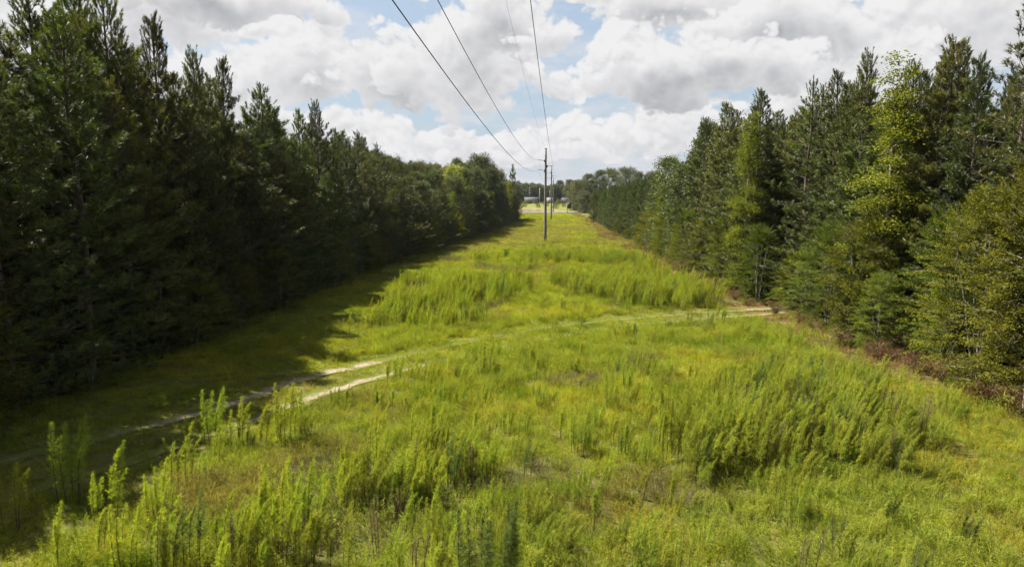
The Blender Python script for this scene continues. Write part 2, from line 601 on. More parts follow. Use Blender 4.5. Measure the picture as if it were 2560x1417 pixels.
# ------------------------------------------------------------------ the setting: ground, track, road
def build_ground():
    xs = np.r_[-3500, -1500, -700, -350, -180, -110, -80, np.arange(-60, -26, 2), np.arange(-26, 26, .5), np.arange(26, 60, 2), 60, 80, 110, 180, 350, 700, 1500, 3500]
    ys = np.r_[-1500, -600, -250, -100, -50, -30, -15, np.arange(-8, 8, 2), np.arange(8, 60, .5), np.arange(60, 200, 1.5), np.arange(200, 460, 6), 480, 560, 700, 1000, 1600, 2600, 4500]
    X, Y = np.meshgrid(xs, ys)
    Z = gz(X, Y)
    P = np.c_[X.ravel(), Y.ravel()]
    near = (np.abs(P[:, 0]) < 30) & (P[:, 1] > 5) & (P[:, 1] < 70)
    d = np.full(len(P), 9.)
    d[near] = np.minimum(dist_to(P[near], RUT_A), dist_to(P[near], RUT_B))
    Zr = Z.ravel() - .05 * np.exp(-(d / .45) ** 2)
    nx, ny = len(xs), len(ys)
    i = (np.arange(ny - 1)[:, None] * nx + np.arange(nx - 1)[None]).ravel()
    T = np.concatenate([np.c_[i, i + 1, i + nx + 1], np.c_[i, i + nx + 1, i + nx]])
    b = MB()
    b.add(np.c_[P, Zr], T)
    me = b.mesh('ground', ground_mat(), True)
    el, er = edge_l(P[:, 1]), edge_r(P[:, 1])
    wob = .8 * np.sin(P[:, 1] * .9) + .6 * np.sin(P[:, 1] * .37 + 1)
    duff = np.clip((P[:, 0] - (er - 1.9 + 1.4 * wob)) / 1.8, 0, 1) + np.clip(((el - .3 + wob * .4) - P[:, 0]) / 1.5, 0, 1)
    duff *= (P[:, 1] < 200)
    far = np.clip((P[:, 1] - 195) / 25, 0, 1)
    for nme, arr in (('duff', np.clip(duff, 0, 1)), ('far', far)):
        at = me.attributes.new(nme, 'FLOAT', 'POINT')
        at.data.foreach_set('value', arr.astype(np.float32))
    o = obj('ground', me)
    tag(o, 'grassy open ground of the ride between the two woods', 'ground', kind='structure')
    return o


def build_track():
    e = obj('dirt_track', None, loc=(0, 0, 0))
    tag(e, 'sandy two rut track crossing the ride', 'track', kind='structure')
    mat = sand_mat()
    r = np.random.default_rng(3)
    # how bare each stretch of the ruts is
    bareA = [(-100, .5), (0, .6), (60, .6), (140, .35), (250, .5), (330, .75), (440, .85), (520, .85), (650, .8), (760, 1.), (900, 1.), (980, .6), (1060, .35), (1150, .2), (1250, .05), (1450, .15), (1560, .5), (1640, .45), (1750, .1), (1850, .7), (1980, 1.)]
    bareB = [(-100, .3), (300, .25), (450, .45), (520, .5), (640, .6), (800, .9), (900, 1.), (1000, .5), (1120, .45), (1200, .15), (1350, .1), (1480, .4), (1560, .35), (1650, .1), (1750, .1), (1850, .7), (1980, 1.)]
    for line, bare in ((RUT_A, bareA), (RUT_B, bareB)):
        d = unit(np.gradient(line, axis=0))
        nrm = np.c_[-d[:, 1], d[:, 0]]
        n = len(line)
        s = np.arange(n) * .25
        wl = .34 + .10 * np.sin(s * 1.1) + .09 * np.sin(s * 3.1 + 2) + r.uniform(-.05, .05, n)
        wr = .34 + .10 * np.sin(s * .9 + 4) + .09 * np.sin(s * 2.7) + r.uniform(-.05, .05, n)
        pxs = np.array([proj(p[0], p[1], 0)[0] for p in line])
        k = np.interp(pxs, *np.array(bare).T)
        ks = .6 + .95 * k
        cols = []
        for off, tn in ((1., -.75), (.6, -.08), (.0, .28), (-.6, -.08), (-1., -.75)):
            w = np.where(off >= 0, wl, wr) * ks * abs(off) * (1 if off >= 0 else -1)
            q = line + nrm * w[:, None]
            z = gz(q[:, 0], q[:, 1]) - .05 * np.exp(-((w / .45) ** 2)) + .03
            cols.append((np.c_[q, z], np.clip(k + tn - .15, -.3, 1.)))
        b = MB()
        V = np.stack([c[0] for c in cols], 1).reshape(-1, 3)
        A = np.stack([c[1] for c in cols], 1).ravel()
        i = (np.arange(n - 1)[:, None] * 5 + np.arange(4)[None]).ravel()
        T = np.concatenate([np.c_[i, i + 1, i + 6], np.c_[i, i + 6, i + 5]])
        b.add(V, T, A)
        obj('rut', b.mesh('rut', mat, True), e)


def build_road():
    asphalt = plain_mat('road asphalt', (.10, .10, .10), (.14, .138, .135), .4, 1.0, bump=.1)
    asphalt.node_tree.nodes['Principled BSDF'].inputs['Specular IOR Level'].default_value = 0
    white = plain_mat('road paint', (.6, .6, .58), (.75, .75, .72), 2, .8, bump=0)
    y0 = px2g(1380, 531.5)[1]
    b = MB()
    b.box((-250, y0 - 3.6, -.3), (300, y0 + 3.6, .10))
    o = tag(obj('road', b.mesh('road', asphalt)), 'grey asphalt road running across the far end of the ride', 'road', kind='structure')
    for dy in (-3.2, 3.2):
        b = MB()
        b.box((-250, y0 + dy - .07, .099), (300, y0 + dy + .07, .106))
        obj('edge_line', b.mesh('edge_line', white), o)
    # the bank and brown verge on the far side of the road
    soil = plain_mat('bank soil', (.09, .075, .04), (.16, .13, .06), .5, 1, bump=.4)
    r = np.random.default_rng(5)
    xs = np.arange(-120, 200, 1.5)
    prof = [(y0 + 6, -.15), (y0 + 8, .8), (y0 + 11, 1.3), (y0 + 15, .9), (y0 + 22, -.15)]
    V, T = [], []
    for i, x in enumerate(xs):
        k = .6 + .4 * math.sin(x * .21) + r.uniform(-.12, .12)
        for (yy, zz) in prof:
            V.append((x, yy + r.uniform(-.4, .4), zz * k if zz > 0 else zz))
    n = len(prof)
    for i in range(len(xs) - 1):
        for j in range(n - 1):
            a = i * n + j
            T += [(a, a + n, a + n + 1), (a, a + n + 1, a + 1)]
    b = MB()
    b.add(V, T)
    tag(obj('road_bank', b.mesh('road_bank', soil, True)), 'low brown verge bank behind the far road', 'bank', kind='structure')
    return y0


build_ground()
build_track()
ROAD_Y = build_road()


# ------------------------------------------------------------------ plant generators
def branch_curve(p0, az, el, L, curl, n=4):
    """a branch that starts at elevation el and turns upwards by curl"""
    P = [np.array(p0, float)]
    for i in range(n):
        e = el + curl * (i + .5) / n
        P.append(P[-1] + L / n * np.array([math.cos(az) * math.cos(e), math.sin(az) * math.cos(e), math.sin(e)]))
    return np.array(P)


def make_pine(seed, H=15., Rr=2.5, cb=.12, dens=1.0, mat='needle', wl=.56, sparse=False, needle=.20):
    r = np.random.default_rng(seed)
    wood, fol = MB(), MB()
    zz = np.linspace(0, H * .99, 9)
    bend = np.cumsum(r.normal(0, .05, (9, 2)), 0)
    bend[0] = 0
    TP = np.c_[bend, zz]
    wood.tube(TP, np.interp(zz, [0, H], [.15, .02]), 7, .5)

    def trunk(z):
        return np.array([np.interp(z, zz, TP[:, 0]), np.interp(z, zz, TP[:, 1]), z])
    TPos, TAx, TLen, TCan = [], [], [], []

    def tuft(p, a, l, candle=0.):
        TCan.append(candle)
        TPos.append(p)
        TAx.append(a)
        TLen.append(l)
    z = H * cb
    while z < H * .975:
        t = (z - H * cb) / (H * (1 - cb))
        prof = (1 - t) ** .80 * min(1., .80 + t * 1.2) + .06
        nb = (r.integers(4, 7) if not sparse else r.integers(3, 5)) if t < .86 else r.integers(4, 6)
        a0 = r.uniform(0, 6.28)
        for k in range(nb):
            if r.uniform() < .08:
                continue
            L = Rr * prof * r.uniform(.6, 1.22)
            az = a0 + 6.283 * k / nb + r.normal(0, .25)
            el = R(np.interp(t, [0, .4, .8, 1], [-4, 16, 38, 62]) + r.normal(0, 8))
            P = branch_curve(trunk(z), az, el, L, R(r.uniform(15, 45)))
            wood.tube(P, np.linspace(.024, .006, 5) * (.6 + L / 3), 3, .5)
            d = unit(P[-1] - P[-2])
            tuft(P[-1], d + [0, 0, .35 + 1.6 * t], r.uniform(.32, .5) + .25 * t, 1. * (t > .75))
            ns = max(1, int(L / .125 * dens * (1 if t < .8 else .75)))
            for s in range(ns):
                f = r.uniform(.30, 1.) if t > .2 else r.uniform(.12, 1.)
                q = np.array([np.interp(f * 4, range(5), P[:, c]) for c in range(3)])
                side = az + r.choice([-1, 1]) * R(r.uniform(25, 85))
                e2 = R(r.uniform(5, 55)) + .3 * t
                sl = r.uniform(.18, .55) * (1.1 - .4 * f)
                dd = np.array([math.cos(side) * math.cos(e2), math.sin(side) * math.cos(e2), math.sin(e2)])
                if sl > .3:
                    wood.blades(q[None], dd[None], sl, .018, r=r)
                tuft(q + dd * sl, dd + [0, 0, .3 + 1.2 * t], r.uniform(.22, .42) + .12 * (t > .8), 1. * (t > .8))
        z += wl * r.uniform(.75, 1.2) * (1 - .45 * t)
    # leader and its upright candles
    top = trunk(H * .97)
    tuft(top + [0, 0, .3], np.array([r.normal(0, .04), r.normal(0, .04), 1.]), .9, 1.)
    tuft(top - [0, 0, .35], np.array([0, 0, 1.]), .5, 1.)
    for k in range(r.integers(4, 7)):
        a = r.uniform(0, 6.28)
        s = r.uniform(.15, .5)
        b0 = top - [0, 0, r.uniform(.2, 1.0)]
        tuft(b0 + [math.cos(a) * s, math.sin(a) * s, s * .8], np.array([math.cos(a) * .25, math.sin(a) * .25, 1.]), r.uniform(.4, .65), 1.)
    TPos, TAx, TLen, TCan = np.array(TPos), unit(np.array(TAx)), np.array(TLen), np.array(TCan)
    K = 36
    n = len(TPos)
    f = r.uniform(0, 1, (n, K)) ** .8
    base = TPos[:, None] - TAx[:, None] * (TLen[:, None] * (1 - f))[..., None] * .75
    th = np.radians(r.uniform(18, 60, (n, K)) * (1 - .35 * TCan[:, None]))
    rp = unit(np.cross(np.repeat(TAx[:, None], K, 1), r.normal(size=(n, K, 3))))
    dv = TAx[:, None] * np.cos(th)[..., None] + rp * np.sin(th)[..., None]
    tint = np.clip(r.normal(.42, .18, (n, 1)) + (TPos[:, 2:3] / H - .5) * .10 + r.normal(0, .06, (n, K)), 0, 1)
    fol.blades(base.reshape(-1, 3), dv.reshape(-1, 3), (needle * r.uniform(.75, 1.25, n * K) * np.repeat(1 - .25 * TCan, K)), .022, .1, tint.ravel(), r)
    return [('trunk', wood.mesh('pine_trunk', M['bark'], True)), ('crown', fol.mesh('pine_crown', M[mat]))], H


def make_broadleaf(seed, H=12., Rr=4., cb=.2, clumps=420, per=26, leaf=.13, mat='oak', shape='round', clump_r=.55, trunk_r=.2, bark='bark_grey'):
    r = np.random.default_rng(seed)
    wood, fol = MB(), MB()
    zz = np.linspace(0, H * .9, 8)
    bend = np.cumsum(r.normal(0, .06 * Rr / 3, (8, 2)), 0)
    bend[0] = 0
    TP = np.c_[bend, zz]
    wood.tube(TP, np.interp(zz, [0, H], [trunk_r, .02]), 7)
    # limbs with their own lobes of foliage
    nl = 30 if shape == 'round' else 34
    cents = []
    for i in range(nl):
        f = (i + r.uniform(0, 1)) / nl
        z = H * (cb + (1 - cb) * f)
        if shape == 'round':
            rad = Rr * math.sqrt(max(.05, 1 - ((f - .42) / .62) ** 2)) * r.uniform(.45, .85)
            lr = Rr * r.uniform(.30, .48)
        else:
            rad = Rr * (1 - f * .85) * r.uniform(.45, 1.0) * min(1, .5 + 2 * f)
            lr = Rr * (.48 - .25 * f) * r.uniform(.75, 1.25)
        az = i * 2.4 + r.normal(0, .4)
        c = np.array([math.cos(az) * rad, math.sin(az) * rad, min(z, H - lr * .6)])
        z0 = max(.3, H * cb * .5, c[2] - rad * .7)
        p0 = np.array([np.interp(z0, zz, TP[:, 0]), np.interp(z0, zz, TP[:, 1]), z0])
        mid = (p0 + c) / 2 + [0, 0, -.12 * rad]
        wood.tube(np.array([p0, mid, c]), np.array([.35, .2, .06]) * trunk_r, 4)
        cents.append((c, lr))
    cents.append((np.array([TP[-1, 0], TP[-1, 1], H * .93]), Rr * (.35 if shape == 'round' else .18)))
    C, A, TI = [], [], []
    wsum = np.array([q[1] ** 2 for q in cents])
    ids = r.choice(len(cents), clumps, p=wsum / wsum.sum())
    for i in ids:
        c, lr = cents[i]
        d = unit(r.normal(size=3))
        if d[2] < -.3:
            d[2] *= -.6
        rr = lr * r.uniform(.55, 1.12)
        C.append(c + d * rr * [1, 1, .85])
        A.append(unit(d + [0, 0, .2]))
        TI.append(r.normal(.45, .19))
    C, A, TI = np.array(C), np.array(A), np.array(TI)
    n = len(C)
    off = r.normal(size=(n, per, 3)) * clump_r * .42
    P = C[:, None] + off * [1, 1, .7]
    dv = A[:, None] * .6 + r.normal(size=(n, per, 3)) * .7
    ti = np.clip(TI[:, None] + r.normal(0, .08, (n, per)), 0, 1)
    fol.leaves(P.reshape(-1, 3), dv.reshape(-1, 3), leaf * r.uniform(.7, 1.3, n * per), leaf * .75 * r.uniform(.7, 1.2, n * per), ti.ravel(), r, .55)
    return [('trunk', wood.mesh('broadleaf_trunk', M[bark], True)), ('crown', fol.mesh('broadleaf_crown', M[mat]))], H


def make_shrub(seed, H=5., Rr=2.2, sprays=330, per=76, leaf=.076, mat='shrub', cone=.42):
    """an evergreen thicket bush of layered leafy sprays reaching the ground"""
    r = np.random.default_rng(seed)
    wood, fol = MB(), MB()
    for i in range(6):
        a = r.uniform(0, 6.28)
        s = r.uniform(.1, .5) * Rr
        wood.tube(np.array([[.12 * math.cos(a), .12 * math.sin(a), 0], [s * .5 * math.cos(a), s * .5 * math.sin(a), H * .4], [s * math.cos(a), s * math.sin(a), H * .8]]),
                  [.05, .035, .012], 4)
    B, D, TI, LN = [], [], [], []
    lob = r.uniform(.55, 1.22, 7)
    for i in range(sprays):
        f = r.uniform(0, 1) ** .85
        az = r.uniform(0, 6.283)
        rad = Rr * (1 - f ** 1.6) ** cone * lob[int((az / 6.283 * 7 + f * 3)) % 7] * min(1, .72 + f)
        k = r.uniform(.45, 1.0)
        p = np.array([math.cos(az) * rad * k, math.sin(az) * rad * k, .15 + f * (H - .5)])
        e = R(np.interp(f, [0, .6, 1], [2, 14, 60]) + r.normal(0, 12))
        az2 = az + r.normal(0, .4)
        d = np.array([math.cos(az2) * math.cos(e), math.sin(az2) * math.cos(e), math.sin(e)])
        B.append(p)
        D.append(d)
        TI.append(r.normal(.42, .2))
        LN.append(r.uniform(.5, 1.0) * min(1, Rr / 1.8))
        wood.blades(p[None], d[None], LN[-1], .02, r=r)
    B, D, TI, LN = map(np.array, (B, D, TI, LN))
    n = len(B)
    f = r.uniform(0, 1.05, (n, per))
    side = unit(np.cross(D, [0, 0, 1.]))
    spread = (r.uniform(-1, 1, (n, per)) * .26 * (1.15 - f) * np.minimum(1.2, LN / .6)[:, None])
    P = B[:, None] + D[:, None] * (f * LN[:, None])[..., None] + side[:, None] * spread[..., None] + r.normal(0, .035, (n, per, 3))
    P[..., 2] -= .12 * f ** 2 * LN[:, None]
    P[..., 2] = np.maximum(P[..., 2], .03)
    dv = D[:, None] * .7 + side[:, None] * np.sign(spread)[..., None] * .6 + r.normal(size=(n, per, 3)) * .4
    ti = np.clip(TI[:, None] * 1.0 + r.normal(0, .07, (n, per)), 0, 1)
    fol.leaves(P.reshape(-1, 3), dv.reshape(-1, 3), leaf * r.uniform(.7, 1.35, n * per), leaf * .5 * r.uniform(.7, 1.2, n * per), ti.ravel(), r, .7)
    return [('stem', wood.mesh('shrub_stem', M['bark_grey'], True)), ('foliage', fol.mesh('shrub_foliage', M[mat]))], H


def make_bramble(seed, H=1.0, Rr=.9, mat='bramble'):
    r = np.random.default_rng(seed)
    wood, fol = MB(), MB()
    for i in range(46):
        a = r.uniform(0, 6.28)
        L = r.uniform(.5, 1.0) * Rr
        h = H * r.uniform(.4, 1.05)
        P = np.array([[math.cos(a) * L * k, math.sin(a) * L * k, h * math.sin(k * 2.1) + .0] for k in (0.05, .35, .7, 1.)])
        P += r.normal(0, .04, P.shape)
        P[:, 2] = np.maximum(P[:, 2], 0)
        wood.tube(P, [.008, .007, .005, .003], 3, r.uniform(.2, .9))
        n = 26
        f = r.uniform(0, 3, n)
        q = np.c_[[np.interp(f, range(4), P[:, c]) for c in range(3)]].T + r.normal(0, .07, (n, 3))
        q[:, 2] = np.maximum(q[:, 2], .02)
        fol.leaves(q, r.normal(size=(n, 3)), r.uniform(.03, .07, n), r.uniform(.02, .045, n), np.clip(r.normal(.45, .25, n), 0, 1), r, .3)
    return [('canes', wood.mesh('bramble_canes', M['dead'])), ('dead_leaves', fol.mesh('bramble_leaves', M[mat]))], H


def make_fennel(seed, stems=3, H=1.8, spread=.22, lean=.22, fil=1750, mat='fennel'):
    r = np.random.default_rng(seed)
    st, fo = MB(), MB()
    for s in range(stems):
        a = r.uniform(0, 6.28)
        rad = spread * math.sqrt(r.uniform(0, 1))
        p0 = np.array([math.cos(a) * rad, math.sin(a) * rad, 0])
        h = H * r.uniform(.72, 1.05)
        ln = lean * r.uniform(.3, 1.0)
        la = r.normal(0, .5)
        side = np.array([math.cos(a), math.sin(a), 0]) * r.uniform(0, .12)

        def pt(k):
            k = np.asarray(k, float)[..., None]
            return p0 + np.concatenate([np.zeros(k.shape), np.zeros(k.shape), k], -1) * h * (1 - .10 * k * k) + side * k + np.array([math.cos(la), math.sin(la), 0]) * ln * h * k ** 2.8
        ks = np.linspace(0, 1, 6)
        st.tube(pt(ks), np.array([.011, .010, .008, .006, .004, .002]), 3, np.clip(r.normal(.4, .15), 0, 1))
        k0 = r.uniform(.14, .30) if r.uniform() < .7 else r.uniform(.30, .42)
        n = int(fil * h / 1.8)
        nb = 125
        bk = np.sort(r.uniform(k0, .995, nb))
        t = (bk - k0) / (1 - k0)
        bl = (.235 * np.clip(1.0 - t, 0, 1) ** 1.05 * np.clip(.40 + t * 2.8, 0, 1) + .022) * h / 1.8 * r.uniform(.65, 1.3, nb)
        ba = r.uniform(0, 6.283, nb)
        be = np.radians(r.uniform(38, 62, nb) + 14 * t)
        bd = np.c_[np.cos(ba) * np.cos(be), np.sin(ba) * np.cos(be), np.sin(be)] + np.array([.28 * (lean > 0), 0, 0])
        bd = unit(bd)
        tn = np.clip(r.normal(.42, .12, nb) + t * .12, 0, 1)
        st.blades(pt(bk), bd, bl, .006, 0, .95, r)
        i = r.choice(nb, n, p=(bl + .03) / (bl + .03).sum())
        f = r.uniform(.1, 1.05, n)
        base = pt(bk[i]) + bd[i] * (bl[i] * f)[:, None]
        base[:, 2] -= .04 * f ** 2
        dv = unit(bd[i] * 1.0 + r.normal(size=(n, 3)) * .55 + [.15, 0, .1])
        fo.blades(base, dv, r.uniform(.04, .10, n), .0052, .25, np.clip(tn[i] + r.normal(0, .12, n), 0, 1), r)
    return [('stems', st.mesh('fennel_stems', M['fennel_stem'])), ('plume', fo.mesh('fennel_plume', M[mat]))], H


def make_tuft(seed, kind):
    r = np.random.default_rng(seed)
    b = MB()
    if kind in ('grass', 'short', 'straw', 'dry'):
        n, Rr, h0, h1, w = {'grass': (110, .30, .22, .52, .010), 'short': (130, .34, .06, .17, .011), 'straw': (90, .34, .08, .30, .009), 'dry': (90, .34, .12, .36, .009)}[kind]
        a = r.uniform(0, 6.28, n)
        q = Rr * np.sqrt(r.uniform(0, 1, n))
        base = np.c_[np.cos(a) * q, np.sin(a) * q, np.zeros(n)]
        dv = np.c_[np.cos(a), np.sin(a), np.zeros(n)] * r.uniform(.1, .7, n)[:, None] + r.normal(size=(n, 3)) * .22
        dv[:, 2] = r.uniform(.6, 1.1, n)
        dv = unit(dv)
        L = r.uniform(h0, h1, n)
        mid = base + dv * (L * .6)[:, None]
        ti = np.clip(r.normal(.45, .2, n), 0, 1)
        s = unit(np.cross(dv, r.normal(size=(n, 3)))) * w * .5
        d2 = unit(dv + np.c_[np.cos(a) * .6, np.sin(a) * .6, -r.uniform(.2, .9, n)])
        tip = mid + d2 * (L * .5)[:, None]
        V = np.stack([base - s, base + s, mid - s * .8, mid + s * .8, tip], 1).reshape(-1, 3)
        i = np.arange(n)[:, None] * 5
        b.add(V, np.concatenate([i + [0, 1, 3], i + [0, 3, 2], i + [2, 3, 4]]), np.repeat(ti, 5))
        return b.mesh('tuft_' + kind, M[kind if kind in ('straw', 'dry') else 'grass'])
    if kind in ('weed', 'gold', 'clover'):
        ns, h0, h1, lf, per, Rr = {'weed': (8, .25, .62, .036, 42, .24), 'gold': (9, .2, .42, .032, 40, .30), 'clover': (18, .05, .16, .032, 15, .34)}[kind]
        for k in range(ns):
            a = r.uniform(0, 6.28)
            q = Rr * math.sqrt(r.uniform(0, 1))
            p0 = np.array([math.cos(a) * q, math.sin(a) * q, 0])
            h = r.uniform(h0, h1)
            d = unit(np.array([math.cos(a) * .35 + .12, math.sin(a) * .35, 1.]) + r.normal(0, .12, 3))
            b.blades(p0[None], d[None], h, .010, 0, .15, r)
            f = r.uniform(.15, 1., per)
            base = p0 + d * (f * h)[:, None] + r.normal(0, .018, (per, 3))
            aa = r.uniform(0, 6.28, per)
            dv = np.c_[np.cos(aa), np.sin(aa), r.uniform(.1, .9, per)]
            b.leaves(base, dv, lf * r.uniform(.6, 1.4, per) * (1.25 - .5 * f), lf * .42 * r.uniform(.7, 1.3, per), np.clip(r.normal(.45, .2) + r.normal(0, .12, per), 0, 1), r, .5)
        return b.mesh('tuft_' + kind, M['gold' if kind == 'gold' else 'weed'])
    if kind == 'dead':
        n = 46
        a = r.uniform(0, 6.28, n)
        q = .22 * np.sqrt(r.uniform(0, 1, n))
        base = np.c_[np.cos(a) * q, np.sin(a) * q, np.zeros(n)]
        dv = unit(np.c_[np.cos(a) * .3, np.sin(a) * .3, np.ones(n)] + r.normal(0, .25, (n, 3)))
        L = r.uniform(.2, .75, n)
        b.blades(base, dv, L, .008, .1, np.clip(r.normal(.4, .25, n), 0, 1), r)
        n2 = 120
        i = r.integers(0, n, n2)
        b.blades(base[i] + dv[i] * (L[i] * r.uniform(.4, .95, n2))[:, None], unit(dv[i] + r.normal(0, .6, (n2, 3))), r.uniform(.04, .12, n2), .007, .1, np.clip(r.normal(.55, .25, n2), 0, 1), r)
        return b.mesh('tuft_dead', M['dead'])


PINE = [make_pine(100 + i, 15., R_, cb, d) for i, (R_, cb, d) in enumerate([(3.2, .03, 1.1), (3.6, .05, 1.0), (3.0, .03, 1.15), (3.4, .08, 1.0), (3.7, .04, 1.05), (3.1, .10, .95)])]
PINE_Y = [make_pine(150 + i, 9., 2.1, .03, 1.2, 'needle_young', .55) for i in range(3)]
PINE_THIN = [make_pine(170, 15., 1.7, .30, .7, 'needle', .85, True)]
PINE_OPEN = [make_pine(171, 17., 2.4, .35, .55, 'needle', 1.0, True, .2)]
GUM = [make_broadleaf(200 + i, 12., 1.5, .06, 620, 32, .092, 'gum', 'column', .45, .12) for i in range(3)]
YEL = [make_broadleaf(210, 10., 2.3, .12, 420, 22, .14, 'yellow_leaf', 'column', .5, .14)]
OAK = [make_broadleaf(220 + i, 12., R_, .03, 900, 26, .19, 'oak', 'round', .75, .22) for i, R_ in enumerate((4.2, 3.6, 3.0))]
OAK_FAR = [make_broadleaf(230 + i, 13., R_, cb, 620, 22, .36, 'oak', 'round', 1.0, .25) for i, (R_, cb) in enumerate(((5.2, .02), (4.0, .3)))]
SHRUB = [make_shrub(300 + i, H, R_, n) for i, (H, R_, n) in enumerate([(5., 2.3, 420), (6.5, 2.2, 460), (4., 2.0, 330), (3., 1.7, 260), (7., 2.5, 520)])]
BRAM = [make_bramble(320 + i, H, R_) for i, (H, R_) in enumerate([(1.0, .9), (1.3, 1.0), (.7, 1.0)])]
FEN = [make_fennel(400 + i, s, H, sp, ln) for i, (s, H, sp, ln) in enumerate([(3, 1.75, .25, .20), (4, 1.9, .30, .24), (2, 1.6, .2, .16), (5, 1.8, .34, .22), (3, 2.0, .22, .26), (1, 1.7, .1, .2), (6, 1.9, .34, .12)])]
FEN += [make_fennel(415, 3, 1.7, .24, .15, 500, 'fennel_dry'), make_fennel(416, 4, 1.8, .28, .16, 1700, 'fennel_dull')]
FEN_BUSH = [make_fennel(420, 9, 1.9, .45, .05, 2200, 'fennel_dull')]


# ------------------------------------------------------------------ woods
def side_x(side, Y, off):
    return float(edge_l(Y)) - off if side == 'l' else float(edge_r(Y)) + off


def top_h(side, X, Y):
    """height at which a tree here would touch the skyline of the photograph"""
    S = SIL_L if side == 'l' else SIL_R
    px = proj(X, Y, 12.)[0]
    return z_at(Y, px, np.interp(px, S[:, 0], S[:, 1]))


def col_hit(side, px, off):
    """distance at which a pixel column crosses the line that runs 'off' behind the edge"""
    ys = np.linspace(14, 230, 3000)
    r = ray(px, HORIZON)
    e = np.array([side_x(side, y, off) for y in ys])
    d = r[0] / r[1] * ys - e
    k = np.argmin(np.abs(d))
    return float(e[k]), float(ys[k])


occupied = []
FRONT = []


def free(x, y, d):
    return all((x - a) ** 2 + (y - b) ** 2 > d * d for a, b in occupied)


def tree(lib, name, x, y, h, label, group=None, wide=1.0, cat='tree', rot=None):
    parts, H0 = lib[rng.integers(len(lib))]
    s = h / H0
    w = wide * (s * .5 + .5) * rng.uniform(.88, 1.22)
    occupied.append((x, y))
    return place(name, parts, x, y, rng.uniform(0, 6.28) if rot is None else rot, (w, w, s), label, cat, group, tilt=(rng.normal(0, .012), rng.normal(0, .012)))


HERO = [
    # side, px, py, offset, lib, name, label, width
    ('l', 300, -40, 3.0, PINE, 'pine_tree', 'tall dark pine at upper left whose tips leave the top of the picture', 1.05),
    ('l', 422, 36, 3.2, PINE, 'pine_tree', 'dark pine with spiky upright tip highest against the cloud on the left', 1.0),
    ('l', 514, 116, 3.2, PINE, 'pine_tree', 'dark pine just right of the highest spiky pine on the left', .85),
    ('l', 556, 148, 4.2, PINE, 'pine_tree', 'narrow pine tip two steps down the left skyline', .8),
    ('l', 660, 204, 3.6, PINE, 'pine_tree', 'dark pine with several thin tips halfway down the left skyline', 1.0),
    ('l', 792, 250, 3.4, PINE, 'pine_tree', 'pine with a broad pointed tip standing clear of its neighbours on left', .85),
    ('l', 752, 276, 3.0, PINE, 'pine_tree', 'slim pine tip just left of the broad pointed one', .7),
    ('l', 908, 320, 3.4, PINE_THIN, 'pine_tree', 'thin sparse pine where the tall left skyline drops to the lower trees', 1.1),
    ('l', 950, 352, 4.4, PINE_THIN, 'pine_tree', 'last sparse candle tipped pine before the low rounded left wood', 1.0),
    ('l', 1135, 412, 4.0, YEL, 'broadleaf_tree', 'bright yellow green tree in the far part of the left wood', 1.2),
    ('l', 1203, 391, 6.0, OAK, 'broadleaf_tree', 'round topped grey green tree rising above the far left wood', .8),
    ('l', 1145, 400, 12.0, OAK, 'broadleaf_tree', 'small dark dome just behind the bright yellow green tree', .6),
    ('l', 1290, 413, 1.6, PINE_Y, 'pine_tree', 'dark narrow pine with knobbly top ending the left wood', .8),
    ('l', 1272, 452, .6, GUM, 'sweetgum_tree', 'slender light green tree near the far end of the left wood', .8),
    ('r', 1890, 226, 2.6, PINE, 'pine_tree', 'pointed dense pine on the right behind the light leaved column tree', 1.05),
    ('r', 1826, 256, 3.0, PINE, 'pine_tree', 'dense round shouldered pine left of the pointed right one', 1.15),
    ('r', 1770, 296, 2.6, PINE, 'pine_tree', 'dense pine at the left shoulder of the tall right wood', 1.0),
    ('r', 2010, 186, 3.6, PINE_THIN, 'pine_tree', 'thin see-through pine with long upright tips on the right', 1.0),
    ('r', 2075, 172, 4.4, PINE, 'pine_tree', 'narrow pine tip just right of the thin see-through pine', .8),
    ('r', 2146, 124, 4.0, PINE, 'pine_tree', 'tall pointed pine between the see-through pine and the yellowish gum', .9),
    ('r', 2225, 145, 2.2, GUM, 'sweetgum_tree', 'tall yellowish leaved gum among the pines on the right', 1.0),
    ('r', 2330, 100, 4.2, PINE, 'pine_tree', 'broad many tipped pine right of the yellowish gum', 1.1),
    ('r', 2375, 94, 5.4, PINE, 'pine_tree', 'second tip of the broad pine crowns right of the yellowish gum', 1.0),
    ('r', 2452, 140, 4.4, PINE, 'pine_tree', 'lower pine top between the broad crown and the right picture edge', .9),
    ('r', 2545, -20, 3.6, PINE_OPEN, 'pine_tree', 'tall open branched pine cut by the right edge of the picture', 1.1),
    ('r', 1868, 285, .9, GUM, 'sweetgum_tree', 'light green columnar tree in front of the pointed right pine', .85),
    ('r', 1672, 398, 1.6, OAK, 'broadleaf_tree', 'olive green leafy tree at the left foot of the tall right pines', .6),
    ('r', 1712, 415, 1.4, OAK, 'broadleaf_tree', 'dull olive tree between the pale gum and the tall right pines', .6),
    ('r', 1655, 470, .4, GUM, 'sweetgum_tree', 'pale yellow green gum in front of the olive leafy trees', .8),
]
for side, px, py, off, lib, name, lab, wd in HERO:
    x, y = col_hit(side, px, off)
    h = z_at(y, px, py)
    tree(lib, name, x, y, h, lab, wide=wd * 1.18)

